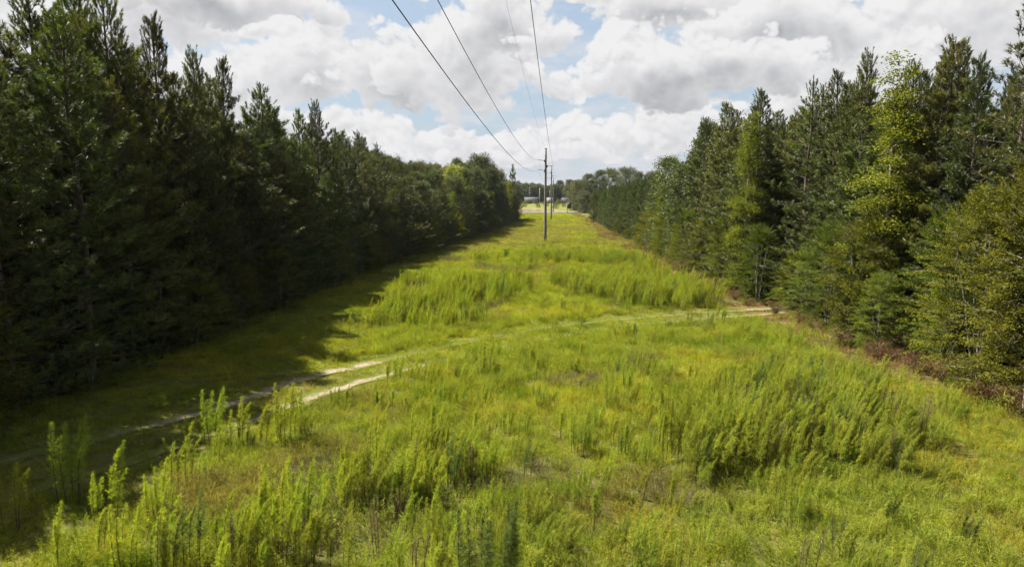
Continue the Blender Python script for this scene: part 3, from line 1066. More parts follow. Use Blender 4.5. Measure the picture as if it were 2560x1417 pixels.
ZONES_L = [(0, 45, 'dark pine in the shaded near part of the left wood', 'pines of the near left wood'),
           (45, 95, 'dark pine in the middle stretch of the left wood', 'pines of the middle left wood'),
           (95, 300, 'small dark pine in the far stretch of the left wood', 'pines of the far left wood')]
ZONES_R = [(0, 45, 'green pine behind the leafy bushes of the near right wood', 'pines of the near right wood'),
           (45, 95, 'green pine behind the gums in the middle right wood', 'pines of the middle right wood'),
           (95, 300, 'young bluish green pine in the low far right row', 'young pines of the far right row')]


def zone(Z, y):
    for a, b, l, g in Z:
        if a <= y < b:
            return l, g


def rows_left():
    for off, step, hk in ((1.7, 2.9, (.70, .86)), (4.3, 2.8, (.84, .97)), (7.3, 3.2, (.90, .99))):
        y = 9. if off < 7 else 20.
        while y < 196:
            x = side_x('l', y, off + rng.normal(0, .5))
            yy = y + rng.normal(0, .5)
            y += step * rng.uniform(.8, 1.2) * (1 if y < 100 else 1.15)
            if not free(x, yy, 1.5):
                continue
            h = min(max(top_h('l', x, yy), 6.), 19.5) * rng.uniform(*hk) * (rng.uniform(.72, 1.) if yy > 45 else 1.)
            q = rng.uniform()
            if yy > 92 and q < .42:
                lab = 'leafy green tree in the far stretch of the left wood'
                tree(OAK, 'broadleaf_tree', x, yy, h * .97, lab, 'leafy trees of the far left wood', .62)
            elif yy > 105 and q < .52 and off < 4:
                tree(GUM, 'sweetgum_tree', x, yy, h * .9, 'light green gum in the far stretch of the left wood', 'gums of the far left wood', .9)
            else:
                lab, g = zone(ZONES_L, yy)
                if off > 2:
                    lab = lab + (', just behind its front row' if off < 6 else ', two rows behind its edge')
                o = tree(PINE if yy < 110 else PINE + PINE_Y, 'pine_tree', x, yy, h, lab, g, 1.28)
                if off < 2:
                    FRONT.append(('l', o))


def rows_right():
    for off, step, hk in ((3.2, 3.0, (.72, .9)), (6.2, 3.2, (.88, .99))):
        y = 14.
        while y < 192:
            x = side_x('r', y, (off if y < 95 else off - 1.4) + rng.normal(0, .5))
            yy = y + rng.normal(0, .5)
            y += step * rng.uniform(.8, 1.2) * (1 if y < 95 else .9)
            if not free(x, yy, 1.4):
                continue
            h = min(max(top_h('r', x, yy), 6.), 17.) * rng.uniform(*hk)
            lab, g = zone(ZONES_R, yy)
            if yy > 95:
                px = proj(x, yy, 8)[0]
                h = z_at(yy, px, np.interp(px, [1440, 1480, 1560, 1610, 1650], [482, 475, 455, 440, 430])) * rng.uniform(.9, 1.0)
                tree(PINE_Y, 'pine_tree', x, yy, h, lab, g, 1.0)
            elif 62 < yy and rng.uniform() < .6:
                tree(OAK, 'broadleaf_tree', x, yy, h * .95, 'olive leafy tree in the middle stretch of the right wood', 'leafy trees of the middle right wood', .6)
            else:
                o = tree(PINE, 'pine_tree', x, yy, h, lab, g, 1.36)
                if off < 4:
                    FRONT.append(('r', o))


rows_left()
rows_right()
yy0 = 13.
while yy0 < 120:
    xx0 = side_x('l', yy0, .9 + rng.normal(0, .3))
    if free(xx0, yy0, 1.1):
        tree(PINE_Y, 'pine_tree', xx0, yy0, rng.uniform(3.0, 6.0), 'small shaded pine at the foot of the left wood', 'small pines at the foot of the left wood', 1.1)
    yy0 += rng.uniform(2.4, 4.5)
ORD = ['first', 'second', 'third', 'fourth', 'fifth', 'sixth', 'seventh', 'eighth', 'ninth', 'tenth', 'eleventh', 'twelfth', 'thirteenth', 'fourteenth', 'fifteenth', 'sixteenth']
for S, nm in (('l', 'left'), ('r', 'right')):
    front = [o for o in FRONT if o[0] == S and abs(proj(o[1].location.x, o[1].location.y, 5)[0] - 1280) < 1290]
    front.sort(key=lambda o: o[1].location.y)
    for i, (q, o) in enumerate(front[:len(ORD)]):
        o['label'] = '%s pine of the %s wood front row counting from the %s picture edge' % (ORD[i], nm, nm)


# bushes along the foot of the right wood (traced) and of the left wood
BUSH_R = [
    (2520, 1030, 4, 9.0, 'large olive bush at the right picture edge reaching the ground', 1.05),
    (2400, 960, 4, 8.2, 'broad layered olive bush next to the one at the right edge', 1.05),
    (2330, 900, 1, 7.2, 'tall olive bush behind the reddish dead brush on the right', .9),
    (2130, 850, 0, 6.6, 'round grey green bush left of the reddish dead brush', 1.0),
    (2040, 815, 1, 6.2, 'grey green bush with drooping sprays at the bend of the right edge', .9),
    (1985, 785, 2, 4.4, 'low bush beside the sandy end of the track', .85),
    (1880, 745, 3, 2.4, 'small dark bush under the light green columnar tree', .8),
    (1790, 710, 2, 4.2, 'round leafy bush left of the light green columnar tree', 1.0),
    (1740, 690, 0, 5.6, 'pale leafy bush below the dense right pines', .85),
    (1690, 668, 2, 5.0, 'leafy bush where the right edge turns yellowish', .9),
    (1650, 648, 1, 6.6, 'tall leafy bush at the foot of the olive trees', .8),
    (1612, 628, 2, 5.6, 'dark leafy bush at the left end of the right thicket', .9),
]
for px, py, k, h, lab, wd in BUSH_R:
    x, y = px2g(px, py)
    x += .7
    e = place('evergreen_bush', SHRUB[k][0], x, y, rng.uniform(0, 6.28), (wd * h / SHRUB[k][1] * .5 + wd * .5,) * 2 + (h / SHRUB[k][1],), lab, 'bush')
    occupied.append((x, y))
y = 19.
while y < 182:
    x = side_x('r', y, .9 + rng.normal(0, .4))
    if free(x, y, 1.5):
        k = int(rng.integers(len(SHRUB)))
        h = rng.uniform(3.2, 6.8) * (1 if y < 90 else .6)
        s = h / SHRUB[k][1]
        nm = 'olive leafy bush filling the foot of the right wood' if y < 90 else 'small leafy bush under the far right row of young pines'
        place('evergreen_bush', SHRUB[k][0], x, y, rng.uniform(0, 6.28), (s * .4 + .40,) * 2 + (s,), nm, 'bush', 'bushes along the right edge' if y < 90 else 'bushes under the far right row')
        occupied.append((x, y))
    y += rng.uniform(2.4, 4.4) * (1 if y < 90 else 1.2)
y = 14.
while y < 190:
    x = side_x('l', y, .5 + rng.normal(0, .35))
    k = int(rng.integers(len(SHRUB)))
    h = rng.uniform(1.8, 4.8)
    s = h / SHRUB[k][1]
    if free(x, y, 1.2):
        nm = ('dark shaded bush at the foot of the near left wood', 'bushes under the near left wood') if y < 70 else ('leafy bush at the foot of the far left wood', 'bushes under the far left wood')
        place('evergreen_bush', SHRUB[k][0], x, y, rng.uniform(0, 6.28), (s * .5 + .4,) * 2 + (s,), nm[0], 'bush', nm[1])
        occupied.append((x, y))
    y += rng.uniform(1.5, 2.8)

# reddish dead brush at the foot of the right wood
BR = [(2245, 880, 1, 1.25, 'reddish brown dead brush between the two big right bushes'), (2190, 900, 0, 1.0, 'low reddish brush spilling towards the grass on the right'),
      (2290, 935, 2, 1.0, 'rusty dead brush at the foot of the broad layered bush'), (2470, 1015, 0, .9, 'dark red dead brush near the right picture edge'),
      (1850, 745, 0, 1.1, 'rusty dead brush beside the light green columnar tree'), (1790, 728, 2, 1.0, 'brown dead brush left of the light green columnar tree'),
      (1700, 685, 1, 1.1, 'dark brown dead brush in the hollow of the right edge'), (2020, 815, 2, .8, 'brown dead brush below the grey green bush'),
      (2110, 868, 0, .8, 'thin brown brush under the round grey green bush')]
for px, py, k, s, lab in BR:
    x, y = px2g(px, py)
    place('dead_brush', BRAM[k][0], x, y, rng.uniform(0, 6.28), (s, s, s), lab, 'brush')

yb = 20.
while yb < 90:
    k = int(rng.integers(3))
    sb = rng.uniform(.55, 1.05)
    place('dead_brush', BRAM[k][0], side_x('r', yb, rng.uniform(-1.3, .1)), yb, rng.uniform(0, 6.28), (sb, sb, sb), 'low rusty dead brush along the foot of the right wood', 'brush', 'dead brush along the right edge')
    yb += rng.uniform(1.6, 4.0)

# oaks closing the far end on the right, behind the young pines
for i, (px, py, Y) in enumerate([(1447, 452, 250), (1470, 437, 246), (1500, 428, 244), (1530, 424, 250), (1565, 421, 246), (1600, 432, 240), (1462, 478, 240), (1640, 430, 240), (1440, 492, 262)]):
    x = ray(px, HORIZON)[0] / ray(px, HORIZON)[1] * Y
    labs = ['dark round oak beside the far road on the right', 'oak crown second from the road at the right end', 'domed oak in the middle of the far right group',
            'highest domed oak behind the young right pines', 'broad oak top right of the highest dome', 'oak top just left of the tall right wood',
            'low oak in front of the far right group', 'oak mostly hidden behind the tall right wood', 'small dark tree at the roadside sign']
    tree(OAK, 'oak_tree', x, Y, z_at(Y, px, py), labs[i], 'oaks at the far right end', .95)

# ------------------------------------------------------------------ far belt of trees across the road
r2 = np.random.default_rng(77)
for i, px in enumerate(np.r_[np.arange(1268, 1445, 7.5), 1215, 1240, 1460, 1480]):
    Y = 440 + 9 * (i % 2) + r2.uniform(-4, 6)
    py = np.interp(px, [1290, 1330, 1350, 1370, 1385, 1398, 1425, 1440], [458, 462, 464, 467, 466, 463, 464, 455]) + r2.uniform(-3, 5)
    x = ray(px, HORIZON)[0] / ray(px, HORIZON)[1] * Y
    tree(OAK_FAR[:1], 'broadleaf_tree', x, Y, z_at(Y, px, py), 'dark hazy tree in the belt beyond the far field', 'trees beyond the far field', .85)
for px, py, lab in ((1400, 453, 'left one of the two domed trees above the far belt'), (1424, 451, 'right one of the two domed trees above the far belt')):
    Y = 455
    x = ray(px, HORIZON)[0] / ray(px, HORIZON)[1] * Y
    tree(OAK_FAR[1:], 'broadleaf_tree', x, Y, z_at(Y, px, py), lab, None, .75)


# ------------------------------------------------------------------ scattering of what nobody could count
def source_collection(name, meshes):
    c = bpy.data.collections.new(name)
    for i, me in enumerate(meshes):
        o = bpy.data.objects.new('%s_%02d' % (name, i), me)
        c.objects.link(o)
    return c


def scatter(name, P, rot, sc, vi, coll, label, cat):
    me = bpy.data.meshes.new(name)
    me.vertices.add(len(P))
    me.vertices.foreach_set('co', np.asarray(P, np.float32).ravel())
    for nm, ty, arr in (('rotv', 'FLOAT_VECTOR', rot), ('sclv', 'FLOAT_VECTOR', sc)):
        me.attributes.new(nm, ty, 'POINT').data.foreach_set('vector', np.asarray(arr, np.float32).ravel())
    me.attributes.new('vi', 'INT', 'POINT').data.foreach_set('value', np.asarray(vi, np.int32))
    o = obj(name, me)
    tag(o, label, cat, kind='stuff')
    g = bpy.data.node_groups.new(name, 'GeometryNodeTree')
    g.interface.new_socket('Geometry', in_out='INPUT', socket_type='NodeSocketGeometry')
    g.interface.new_socket('Geometry', in_out='OUTPUT', socket_type='NodeSocketGeometry')
    N = g.nodes
    gi, go = N.new('NodeGroupInput'), N.new('NodeGroupOutput')
    ip = N.new('GeometryNodeInstanceOnPoints')
    ci = N.new('GeometryNodeCollectionInfo')
    ci.inputs['Collection'].default_value = coll
    ci.inputs['Separate Children'].default_value = True
    ci.inputs['Reset Children'].default_value = True

    def named(nm, ty):
        a = N.new('GeometryNodeInputNamedAttribute')
        a.data_type = ty
        a.inputs['Name'].default_value = nm
        return a.outputs['Attribute']
    e2r = N.new('FunctionNodeEulerToRotation')
    L = g.links.new
    L(gi.outputs[0], ip.inputs['Points'])
    L(ci.outputs[0], ip.inputs['Instance'])
    ip.inputs['Pick Instance'].default_value = True
    L(named('vi', 'INT'), ip.inputs['Instance Index'])
    L(named('rotv', 'FLOAT_VECTOR'), e2r.inputs[0])
    L(e2r.outputs[0], ip.inputs['Rotation'])
    L(named('sclv', 'FLOAT_VECTOR'), ip.inputs['Scale'])
    L(ip.outputs[0], go.inputs[0])
    md = o.modifiers.new('scatter', 'NODES')
    md.node_group = g
    return o


def flat_noise(P, s, seed):
    r = np.random.default_rng(seed)
    v = np.zeros(len(P))
    for o in range(3):
        for _ in range(5):
            a, p = r.uniform(0, 6.28), r.uniform(0, 6.28)
            k = s * 2 ** o * r.uniform(.7, 1.4)
            v += np.sin(k * (P[:, 0] * math.cos(a) + P[:, 1] * math.sin(a)) + p) / 2 ** o
    return v / 4


def sample_ride(dens_fn, seed, ymin=10., ymax=235.):
    r = np.random.default_rng(seed)
    out = []
    y = ymin
    while y < ymax:
        h = 4.
        xl, xr = float(edge_l(y + 2)) - 1.5, float(edge_r(y + 2)) + 2.5
        lim = .80 * (y + h) + 2
        xl, xr = max(xl, -lim), min(xr, lim)
        n = r.poisson(dens_fn(y + 2) * h * (xr - xl))
        out.append(np.c_[r.uniform(xl, xr, n), r.uniform(y, y + h, n)])
        y += h
    return np.concatenate(out)


# the stands of dog fennel, traced as the ground they cover
STAND = {
    'A': [(915, 822), (965, 750), (1010, 722), (1120, 712), (1290, 712), (1335, 738), (1190, 780), (1205, 822), (1095, 836), (1070, 795), (1005, 838)],
    'B': [(1372, 712), (1500, 706), (1600, 704), (1700, 712), (1790, 750), (1815, 772), (1790, 782), (1600, 772), (1450, 757), (1388, 732)],
    'C': [(1175, 655), (1290, 648), (1420, 644), (1600, 648), (1690, 700), (1650, 700), (1580, 668), (1420, 664), (1300, 663)],
    'D': [(1630, 1090), (1740, 1010), (1980, 965), (2240, 1010), (2330, 1120), (2290, 1225), (2190, 1235), (2060, 1185), (1850, 1190), (1660, 1175)],
    'E': [(885, 1230), (930, 1120), (1130, 1090), (1150, 1170), (1300, 1180), (1290, 1240), (1120, 1240), (1060, 1290), (920, 1290)],
    'F': [(260, 1330), (500, 1190), (800, 1190), (880, 1300), (850, 1500), (200, 1540), (60, 1440)],
    'G': [(880, 1330), (1300, 1390), (1360, 1540), (840, 1560)],
}
STAND = {k: poly_px(v) for k, v in STAND.items()}


def in_stand(P, *ks):
    m = np.zeros(len(P), bool)
    for k in ks:
        m |= inside(P, STAND[k])
    return m


def rut_d(P):
    m = P[:, 1] < 75
    d = np.full(len(P), 9.)
    d[m] = np.minimum(dist_to(P[m], RUT_A), dist_to(P[m], RUT_B))
    return d


TUFT_KINDS = ['grass', 'grass', 'grass', 'weed', 'weed', 'weed', 'gold', 'gold', 'dead', 'dead', 'short', 'short', 'clover', 'clover', 'straw', 'straw', 'dry', 'dry']
TUFTS = [make_tuft(500 + i, k) for i, k in enumerate(TUFT_KINDS)]
KI = {k: [i for i, q in enumerate(TUFT_KINDS) if q == k] for k in set(TUFT_KINDS)}
grass_coll = source_collection('ground_plant', TUFTS)


def build_cover():
    r = np.random.default_rng(21)
    P = sample_ride(lambda y: np.interp(y, [10, 30, 60, 110, 240], [16, 15, 9, 4.2, 1.6]), 22)
    rd = rut_d(P)
    between = np.zeros(len(P), bool)
    m = P[:, 1] < 75
    da, db = np.full(len(P), 9.), np.full(len(P), 9.)
    da[m], db[m] = dist_to(P[m], RUT_A), dist_to(P[m], RUT_B)
    between = (da + db < 3.2)
    pxs = proj(P[:, 0], np.maximum(P[:, 1], 5.), 0.)[0]
    bare = np.interp(pxs, [-100, 300, 450, 650, 780, 930, 1000, 1080, 1180, 1450, 1560, 1650, 1750, 1850, 1980], [.5, .65, .8, .85, .9, .85, .6, .4, .2, .25, .45, .35, .2, .6, .9])
    keep = r.uniform(size=len(P)) < np.clip((rd - .05) / .5, 1 - .86 * bare, 1)
    P, rd, between = P[keep], rd[keep], between[keep]
    el, er = edge_l(P[:, 1]), edge_r(P[:, 1])
    n = len(P)
    u = r.uniform(size=n)
    nz, nz2 = flat_noise(P, .22, 31), flat_noise(P, .4, 32)
    kind = np.where(u < .46, 'grass', 'weed').astype(object)
    kind[(nz > .55) & (u > .5)] = 'gold'
    for cx, cy, rad in ((1730, 905, 2.6), (2470, 1320, 1.8), (1620, 1300, 1.2), (1650, 1390, 1.4), (1930, 1010, 2.5), (2380, 1150, 1.6)):
        q = px2g(cx, cy)
        kind[(np.hypot(P[:, 0] - q[0], P[:, 1] - q[1]) < rad * (.7 + .4 * nz2)) & (u > .25)] = 'gold'
    kind[(nz2 > .42) & (u < .42)] = 'dead'
    for cx, cy, rad in ((1430, 960, 1.3), (1380, 1190, .8), (1690, 1230, 1.0), (780, 1180, 1.0)):
        q = px2g(cx, cy)
        kind[(np.hypot(P[:, 0] - q[0], P[:, 1] - q[1]) < rad) & (u > .45)] = 'dead'
    # mown strip beside the left wood, the track and the far end
    strip = (P[:, 0] < el + np.interp(P[:, 1], [10, 36, 60, 100, 200], [8.5, 8.5, 5.5, 4, 3])) & (P[:, 1] < 200)
    low = strip | between | (rd < 1.2) | (P[:, 1] > 90)
    kind[low & (u < .62)] = 'short'
    kind[low & (u >= .62) & (u < .92)] = 'clover'
    pin = P[:, 0] > er - 2.0 + 1.5 * nz + .8 * nz2
    kind[pin & (u < .7)] = 'straw'
    dry = (P[:, 1] > 88) & (P[:, 1] < 175) & (nz > -.1) & (u > .62)
    kind[dry] = 'dry'
    under = (P[:, 0] < el - .3) | (P[:, 0] > er + .8)
    k2 = ~(under & (r.uniform(size=n) < .6)) & ~(pin & (P[:, 1] < 95) & (r.uniform(size=n) < .35))
    P, kind, rd, low = P[k2], kind[k2], rd[k2], low[k2]
    n = len(P)
    vi = np.array([KI[k][r.integers(len(KI[k]))] for k in kind])
    s = r.uniform(.65, 1.25, n) * (1 + .25 * flat_noise(P, .3, 33))
    s *= np.interp(P[:, 1], [10, 60, 110, 240], [.95, 1.1, 1.45, 2.2])
    zs = s * np.interp(P[:, 1], [10, 110, 240], [1, .85, .5]) * r.uniform(.75, 1.2, n)
    s[rd < .5] *= .65
    zs[rd < .5] *= .5
    z = gz(P[:, 0], P[:, 1]) - .02 - .05 * np.exp(-(rd / .45) ** 2)
    scatter('grass', np.c_[P, z], np.c_[r.normal(0, .08, n), r.normal(.06, .08, n), r.uniform(0, 6.28, n)], np.c_[s, s, zs], vi, grass_coll,
            'mixed yellow green grass and weeds covering the open ride', 'grass')


build_cover()


# ------------------------------------------------------------------ dog fennel: the largest 300 as plants, the rest as one mass
def build_fennel():
    r = np.random.default_rng(41)
    spots = []      # x, y, lib, scale, label, group
    def one(px, py, h, lab, lib=FEN, wide=1.0, grp=None, k=None):
        x, y = px2g(px, py)
        spots.append((x, y, lib, h, lab, grp, wide, k))
    one(1222, 938, 2.0, 'lone upright fennel clump with dark stems just below the track', k=6, wide=1.25)
    one(1450, 1140, 1.75, 'bushy fennel clump with a row of bare dark stems in the middle foreground', k=6, wide=1.15)
    one(1400, 1105, 1.5, 'small fennel just left of the bushy clump with bare stems', k=2)
    one(190, 1250, 2.5, 'tall fennel spire standing in the shade at lower left', k=6, wide=1.2)
    one(285, 1245, 1.7, 'shorter fennel spire right of the tall one in the left shade', k=2, wide=1.1)
    one(25, 1330, 1.9, 'fennel at the left picture edge beside the shaded bushes', k=0)
    one(540, 1110, 2.1, 'left one of the high fennels beside the left bend of the track', k=6, wide=1.1)
    one(590, 1120, 1.9, 'fennel between the high ones at the left bend of the track', k=0)
    one(650, 1115, 1.9, 'fennel right of the middle of the high group at the track bend', k=4)
    one(715, 1110, 2.3, 'highest fennel beside the left bend of the track', k=6, wide=1.2)
    one(480, 1120, 1.2, 'low bluish fennel left of the high group at the track', k=2)
    one(415, 1150, 1.0, 'little fennel sprig at the edge of the left shade', k=5)
    one(1440, 842, .55, 'short dark tuft of fennel standing beside the track', k=2, wide=.9)
    one(1205, 1478, 2.3, 'broad soft fennel bush at the bottom centre of the picture', lib=FEN_BUSH, wide=1.15)
    one(1110, 1475, 2.0, 'fennel left of the broad soft bush at the bottom', k=1)
    one(1290, 1490, 1.9, 'fennel right of the broad soft bush at the bottom', k=4)
    one(330, 1440, 1.9, 'round headed fennel at the bottom left', k=6, wide=1.1)
    one(420, 1440, 1.6, 'yellowish fennel right of the round headed one at the bottom left', k=1)
    one(760, 1330, 2.1, 'tall fennel with two bare dark stems in the left foreground', k=6)
    one(690, 1290, 1.8, 'fennel left of the one with two bare dark stems', k=1)
    one(2255, 1440, 1.0, 'small dark fennel cut by the bottom edge at right', k=3)
    # belts: (stand, plants per square metre)
    def fill(key, dens, hs, lab, grp, seed):
        q = np.random.default_rng(seed)
        poly = STAND[key]
        lo, hi = poly.min(0), poly.max(0)
        n = int(dens * np.prod(hi - lo))
        P = np.c_[q.uniform(lo[0], hi[0], n), q.uniform(lo[1], hi[1], n)]
        J = np.c_[flat_noise(P, 1.1, seed + 5), flat_noise(P, 1.1, seed + 6)] * (.8 if key in 'DE' else 1.4) + q.normal(0, .3 if key in 'DE' else .7, P.shape)
        P = P[inside(P + J, poly)]
        hn = 1 + .22 * flat_noise(P, .8, seed + 7)
        ok = flat_noise(P, .55, seed) > -.62
        for (x, y), hh in zip(P[ok], hn[ok]):
            lb = lab
            if key == 'D':
                pxx, pyy = proj(x, y, 0)
                lb = 'fennel %s of the dense lower right stand, %s half' % ('at the dark stemmed front' if pyy > 1135 else 'towards the back', 'left' if pxx < 1960 else 'right')
            spots.append((x, y, FEN, q.uniform(*hs) * hh, lb, grp, q.uniform(.85, 1.15), None))
    fill('E', 3.6, (1.3, 1.95), 'upright fennel in the loose stand left of the middle foreground', 'fennels of the middle foreground stand', 51)
    fill('F', 1.9, (1.3, 2.35), 'feathery fennel among those crowding the lower left foreground', 'fennels of the lower left foreground', 57)
    fill('G', 1.8, (1.2, 1.9), 'feathery fennel cut by the bottom edge near the centre', 'fennels along the bottom edge', 58)
    fill('D', 4.6, (1.5, 2.15), 'fennel leaning right in the dense stand at lower right', 'fennels of the lower right stand', 52)
    fill('A', 2.3, (1.1, 2.0), 'fennel in the stand between the left shade and the track', 'fennels of the stand beyond the track on the left', 53)
    fill('B', 4.4, (1.3, 1.9), 'fennel in the tall green stand beyond the track on the right', 'fennels of the stand beyond the track on the right', 54)
    fill('C', 2.4, (1.2, 1.7), 'fennel in the far green band before the pole', 'fennels of the far band', 55)
    # loose ones over the near field
    P = sample_ride(lambda y: np.interp(y, [10, 30, 45, 60, 100], [1.0, .75, .35, .35, .15]), 56, 11, 100)
    el, er = edge_l(P[:, 1]), edge_r(P[:, 1])
    ok = (rut_d(P) > 1.0) & (P[:, 0] > el + 9.5) & (P[:, 0] < er - 2.5) & ~in_stand(P, 'A', 'B', 'C', 'D', 'E', 'F', 'G')
    ok &= flat_noise(P, .35, 61) > -.15
    for x, y in P[ok]:
        left = x < 2
        spots.append((x, y, FEN, r.uniform(.7, 1.55), 'scattered fennel on the left half of the near field' if left else 'scattered fennel on the right half of the near field',
                      'scattered fennels on the left' if left else 'scattered fennels on the right', r.uniform(.8, 1.1), None))
    # the 300 that show largest
    def shown(s):
        px, py = proj(s[0], s[1], s[3] * .6)
        vis = 1 if (-40 < px < 2600 and py < 1440) else 0
        return (s[5] is None) * 1000 + vis * s[3] / math.hypot(s[1], CAM_H)
    spots.sort(key=shown, reverse=True)
    for x, y, lib, h, lab, grp, wd, k in spots[:300]:
        k = (int(r.integers(7)) if r.uniform() < .86 else 7 + int(r.uniform() < .6)) if k is None else k
        parts, H0 = lib[k if lib is FEN else 0]
        s = h / H0
        w = (s * .6 + .4) * wd
        place('dog_fennel', parts, x, y, r.normal(0, .5), (w, w, s), lab, 'plant', grp)
    rest = spots[300:]
    meshes = []
    for parts, H0 in FEN:                       # stems and plume of one plant in one mesh for the mass
        meshes.append(parts[0][1])
        meshes.append(parts[1][1])
    coll = source_collection('fennel_piece', meshes)
    PP, RR, SS, VI = [], [], [], []
    for x, y, lib, h, lab, grp, wd, k in rest:
        k = int(r.integers(7)) if r.uniform() < .9 else 8
        s = h / FEN[k][1]
        w = (s * .6 + .4) * wd
        a = r.normal(0, .5)
        for j in (0, 1):
            PP.append((x, y, float(gz(x, y))))
            RR.append((0, 0, a))
            SS.append((w, w, s))
            VI.append(2 * k + j)
    scatter('dog_fennel_mass', PP, RR, SS, VI, coll, 'mass of feathery green fennel filling the stands of the ride', 'fennel')
    print('fennel', len(spots))


build_fennel()


# ------------------------------------------------------------------ inner trees of the two woods, seen only as darkness behind the edge
def build_inner():
    r = np.random.default_rng(71)
    meshes, Hs = [], []
    for parts, H0 in PINE[:4] + OAK[:1]:
        meshes += [parts[0][1], parts[1][1]]
        Hs.append(H0)
    coll = source_collection('inner_tree', meshes)
    for side, offs, nm, lab in (('l', (10.6, 14.2, 18.5, 23.5), 'left_wood_interior', 'dark packed trees deep inside the left wood'),
                                ('r', (9.6, 13.5, 18.), 'right_wood_interior', 'dark packed trees deep inside the right wood')):
        PP, RR, SS, VI = [], [], [], []
        for off in offs:
            y = 8.
            while y < 200:
                x = side_x(side, y, off + r.normal(0, .6))
                yy = y + r.normal(0, .6)
                y += 3.6 * r.uniform(.8, 1.25)
                h = min(max(top_h(side, x, yy), 6.), 16.5) * r.uniform(.86, .96)
                if side == 'r' and yy > 95:
                    h = min(h, 8.5)
                k = int(r.integers(4)) if yy < 95 else int(r.integers(5))
                s = h / Hs[k]
                w = (s * .5 + .5) * (1.1 if k < 4 else .65)
                a = r.uniform(0, 6.28)
                for j in (0, 1):
                    PP.append((x, yy, float(gz(x, yy))))
                    RR.append((0, 0, a))
                    SS.append((w, w, s))
                    VI.append(2 * k + j)
        scatter(nm, PP, RR, SS, VI, coll, lab, 'wood')


build_inner()


# ------------------------------------------------------------------ power line
M['pole'] = plain_mat('weathered pole', (.10, .09, .08), (.20, .18, .16), 5, .9, (1, 1, .15), .4)
M['concrete'] = plain_mat('pale pole', (.38, .36, .33), (.5, .48, .45), 5, .9, (1, 1, .2), .2)
M['insul'] = plain_mat('grey insulator', (.22, .22, .23), (.32, .32, .33), 9, .5, bump=0)
M['steel'] = plain_mat('dark fitting', (.05, .05, .05), (.09, .09, .09), 9, .6, bump=0, metallic=.6)
M['wire'] = plain_mat('conductor', (.035, .035, .037), (.05, .05, .05), 9, .6, bump=0)

LINE_DIR = unit(np.array(px2g(1378, 549)) - np.array(px2g(1363, 607)))
LINE_PERP = np.array([LINE_DIR[1], -LINE_DIR[0]])       # to the right of the line


def line_post(b, p0, sgn, L=1.05, rise=.16):
    """a line post insulator: a rising rod with sheds"""
    d = np.r_[LINE_PERP * sgn, rise]
    d = d / np.linalg.norm(d)
    n = 13
    fs = np.linspace(0, L, n * 3)
    rad = np.where(np.arange(n * 3) % 3 == 1, .075, .04)
    b.tube(p0 + d * fs[:, None], rad, 7, cap=True)
    return p0 + d * L


def power_pole(px, py, ptop, label, r0=.235, arms=True):
    x, y = px2g(px, py)
    H = z_at(y, px, ptop)
    z0 = float(gz(x, y))
    e = obj('power_pole', None, loc=(x, y, z0))
    tag(e, label, 'power pole', 'poles of the power line')
    b = MB()
    zs = np.linspace(-.4, H, 9)
    b.tube(np.c_[np.zeros(9), np.zeros(9), zs], np.interp(zs, [0, H], [r0, r0 * .62]), 12, cap=True)
    obj('shaft', b.mesh('pole_shaft', M['pole'], True), e)
    b = MB()
    b.tube(np.array([[0, 0, H - .02], [0, 0, H + .10]]), [r0 * .70, r0 * .5], 12, cap=True)
    obj('cap', b.mesh('pole_cap', M['steel']), e)
    tips = []
    for k, (sg, f) in enumerate(((-1, .875), (-1, .772), (1, .816))):
        rr = r0 * (1 - .38 * f)
        p0 = np.r_[LINE_PERP * sg * rr * .9, H * f]
        b = MB()
        tip = line_post(b, p0, sg)
        ar = obj('insulator', b.mesh('insulator', M['insul']), e)
        b = MB()
        q = np.r_[LINE_PERP * sg * (rr + .03), H * f]
        b.box(q - [.09, .06, .2], q + [.09, .06, .16])
        obj('bracket', b.mesh('bracket', M['steel']), ar)
        tips.append(tip + [x, y, z0])
    tips.append(np.array([x, y, z0 + H + .1]))
    return e, tips


P1 = power_pole(1363, 607, 373, 'nearest tall grey power pole standing alone in the middle of the ride')
P2 = power_pole(1378, 549, 416, 'second power pole just right behind the nearest one', .215)
P3 = power_pole(1383, 531, 444, 'third small power pole beside the far road', .19)
P4x = P3[1]


def wire(p, q, sag, rad, label, r=9):
    t = np.linspace(0, 1, 40)
    W = p[None] * (1 - t)[:, None] + q[None] * t[:, None]
    W[:, 2] -= sag * 4 * t * (1 - t)
    b = MB()
    b.tube(W, rad, 5, cap=True)
    tag(obj('power_wire', b.mesh('power_wire', M['wire'], True)), label, 'wire', 'wires of the power line')


def near_wire(tip, pts, rad, label):
    """from the first pole back over the camera, through the traced height of the conductor"""
    off = (tip[:2] - np.array([P1[1][3][0], P1[1][3][1]])) @ LINE_PERP
    Ys, Zs = [tip[1]], [tip[2]]
    o = np.array([P1[1][3][0], P1[1][3][1]]) + LINE_PERP * off
    for (px, py) in pts:
        rr = ray(px, py)
        a = rr[0] / rr[1]
        s = (a * o[1] - o[0]) / (LINE_DIR[0] - a * LINE_DIR[1])
        q = o + LINE_DIR * s
        Ys.append(q[1])
        Zs.append(CAM_H + rr[2] / rr[1] * q[1])
    wt = np.r_[60., np.ones(len(pts)) * 3]
    cf = np.polyfit(Ys, Zs, 2, w=wt)
    print('wire fit', [round(v, 1) for v in Ys], [round(v, 2) for v in Zs], cf)
    yy = np.linspace(-22, tip[1], 70)
    s = (yy - o[1]) / LINE_DIR[1]
    W = np.c_[o[0] + LINE_DIR[0] * s, yy, np.polyval(cf, yy)]
    W[-1] = tip
    b = MB()
    b.tube(W, rad, 6, cap=True)
    tag(obj('power_wire', b.mesh('power_wire', M['wire'], True)), label, 'wire', 'wires of the power line')


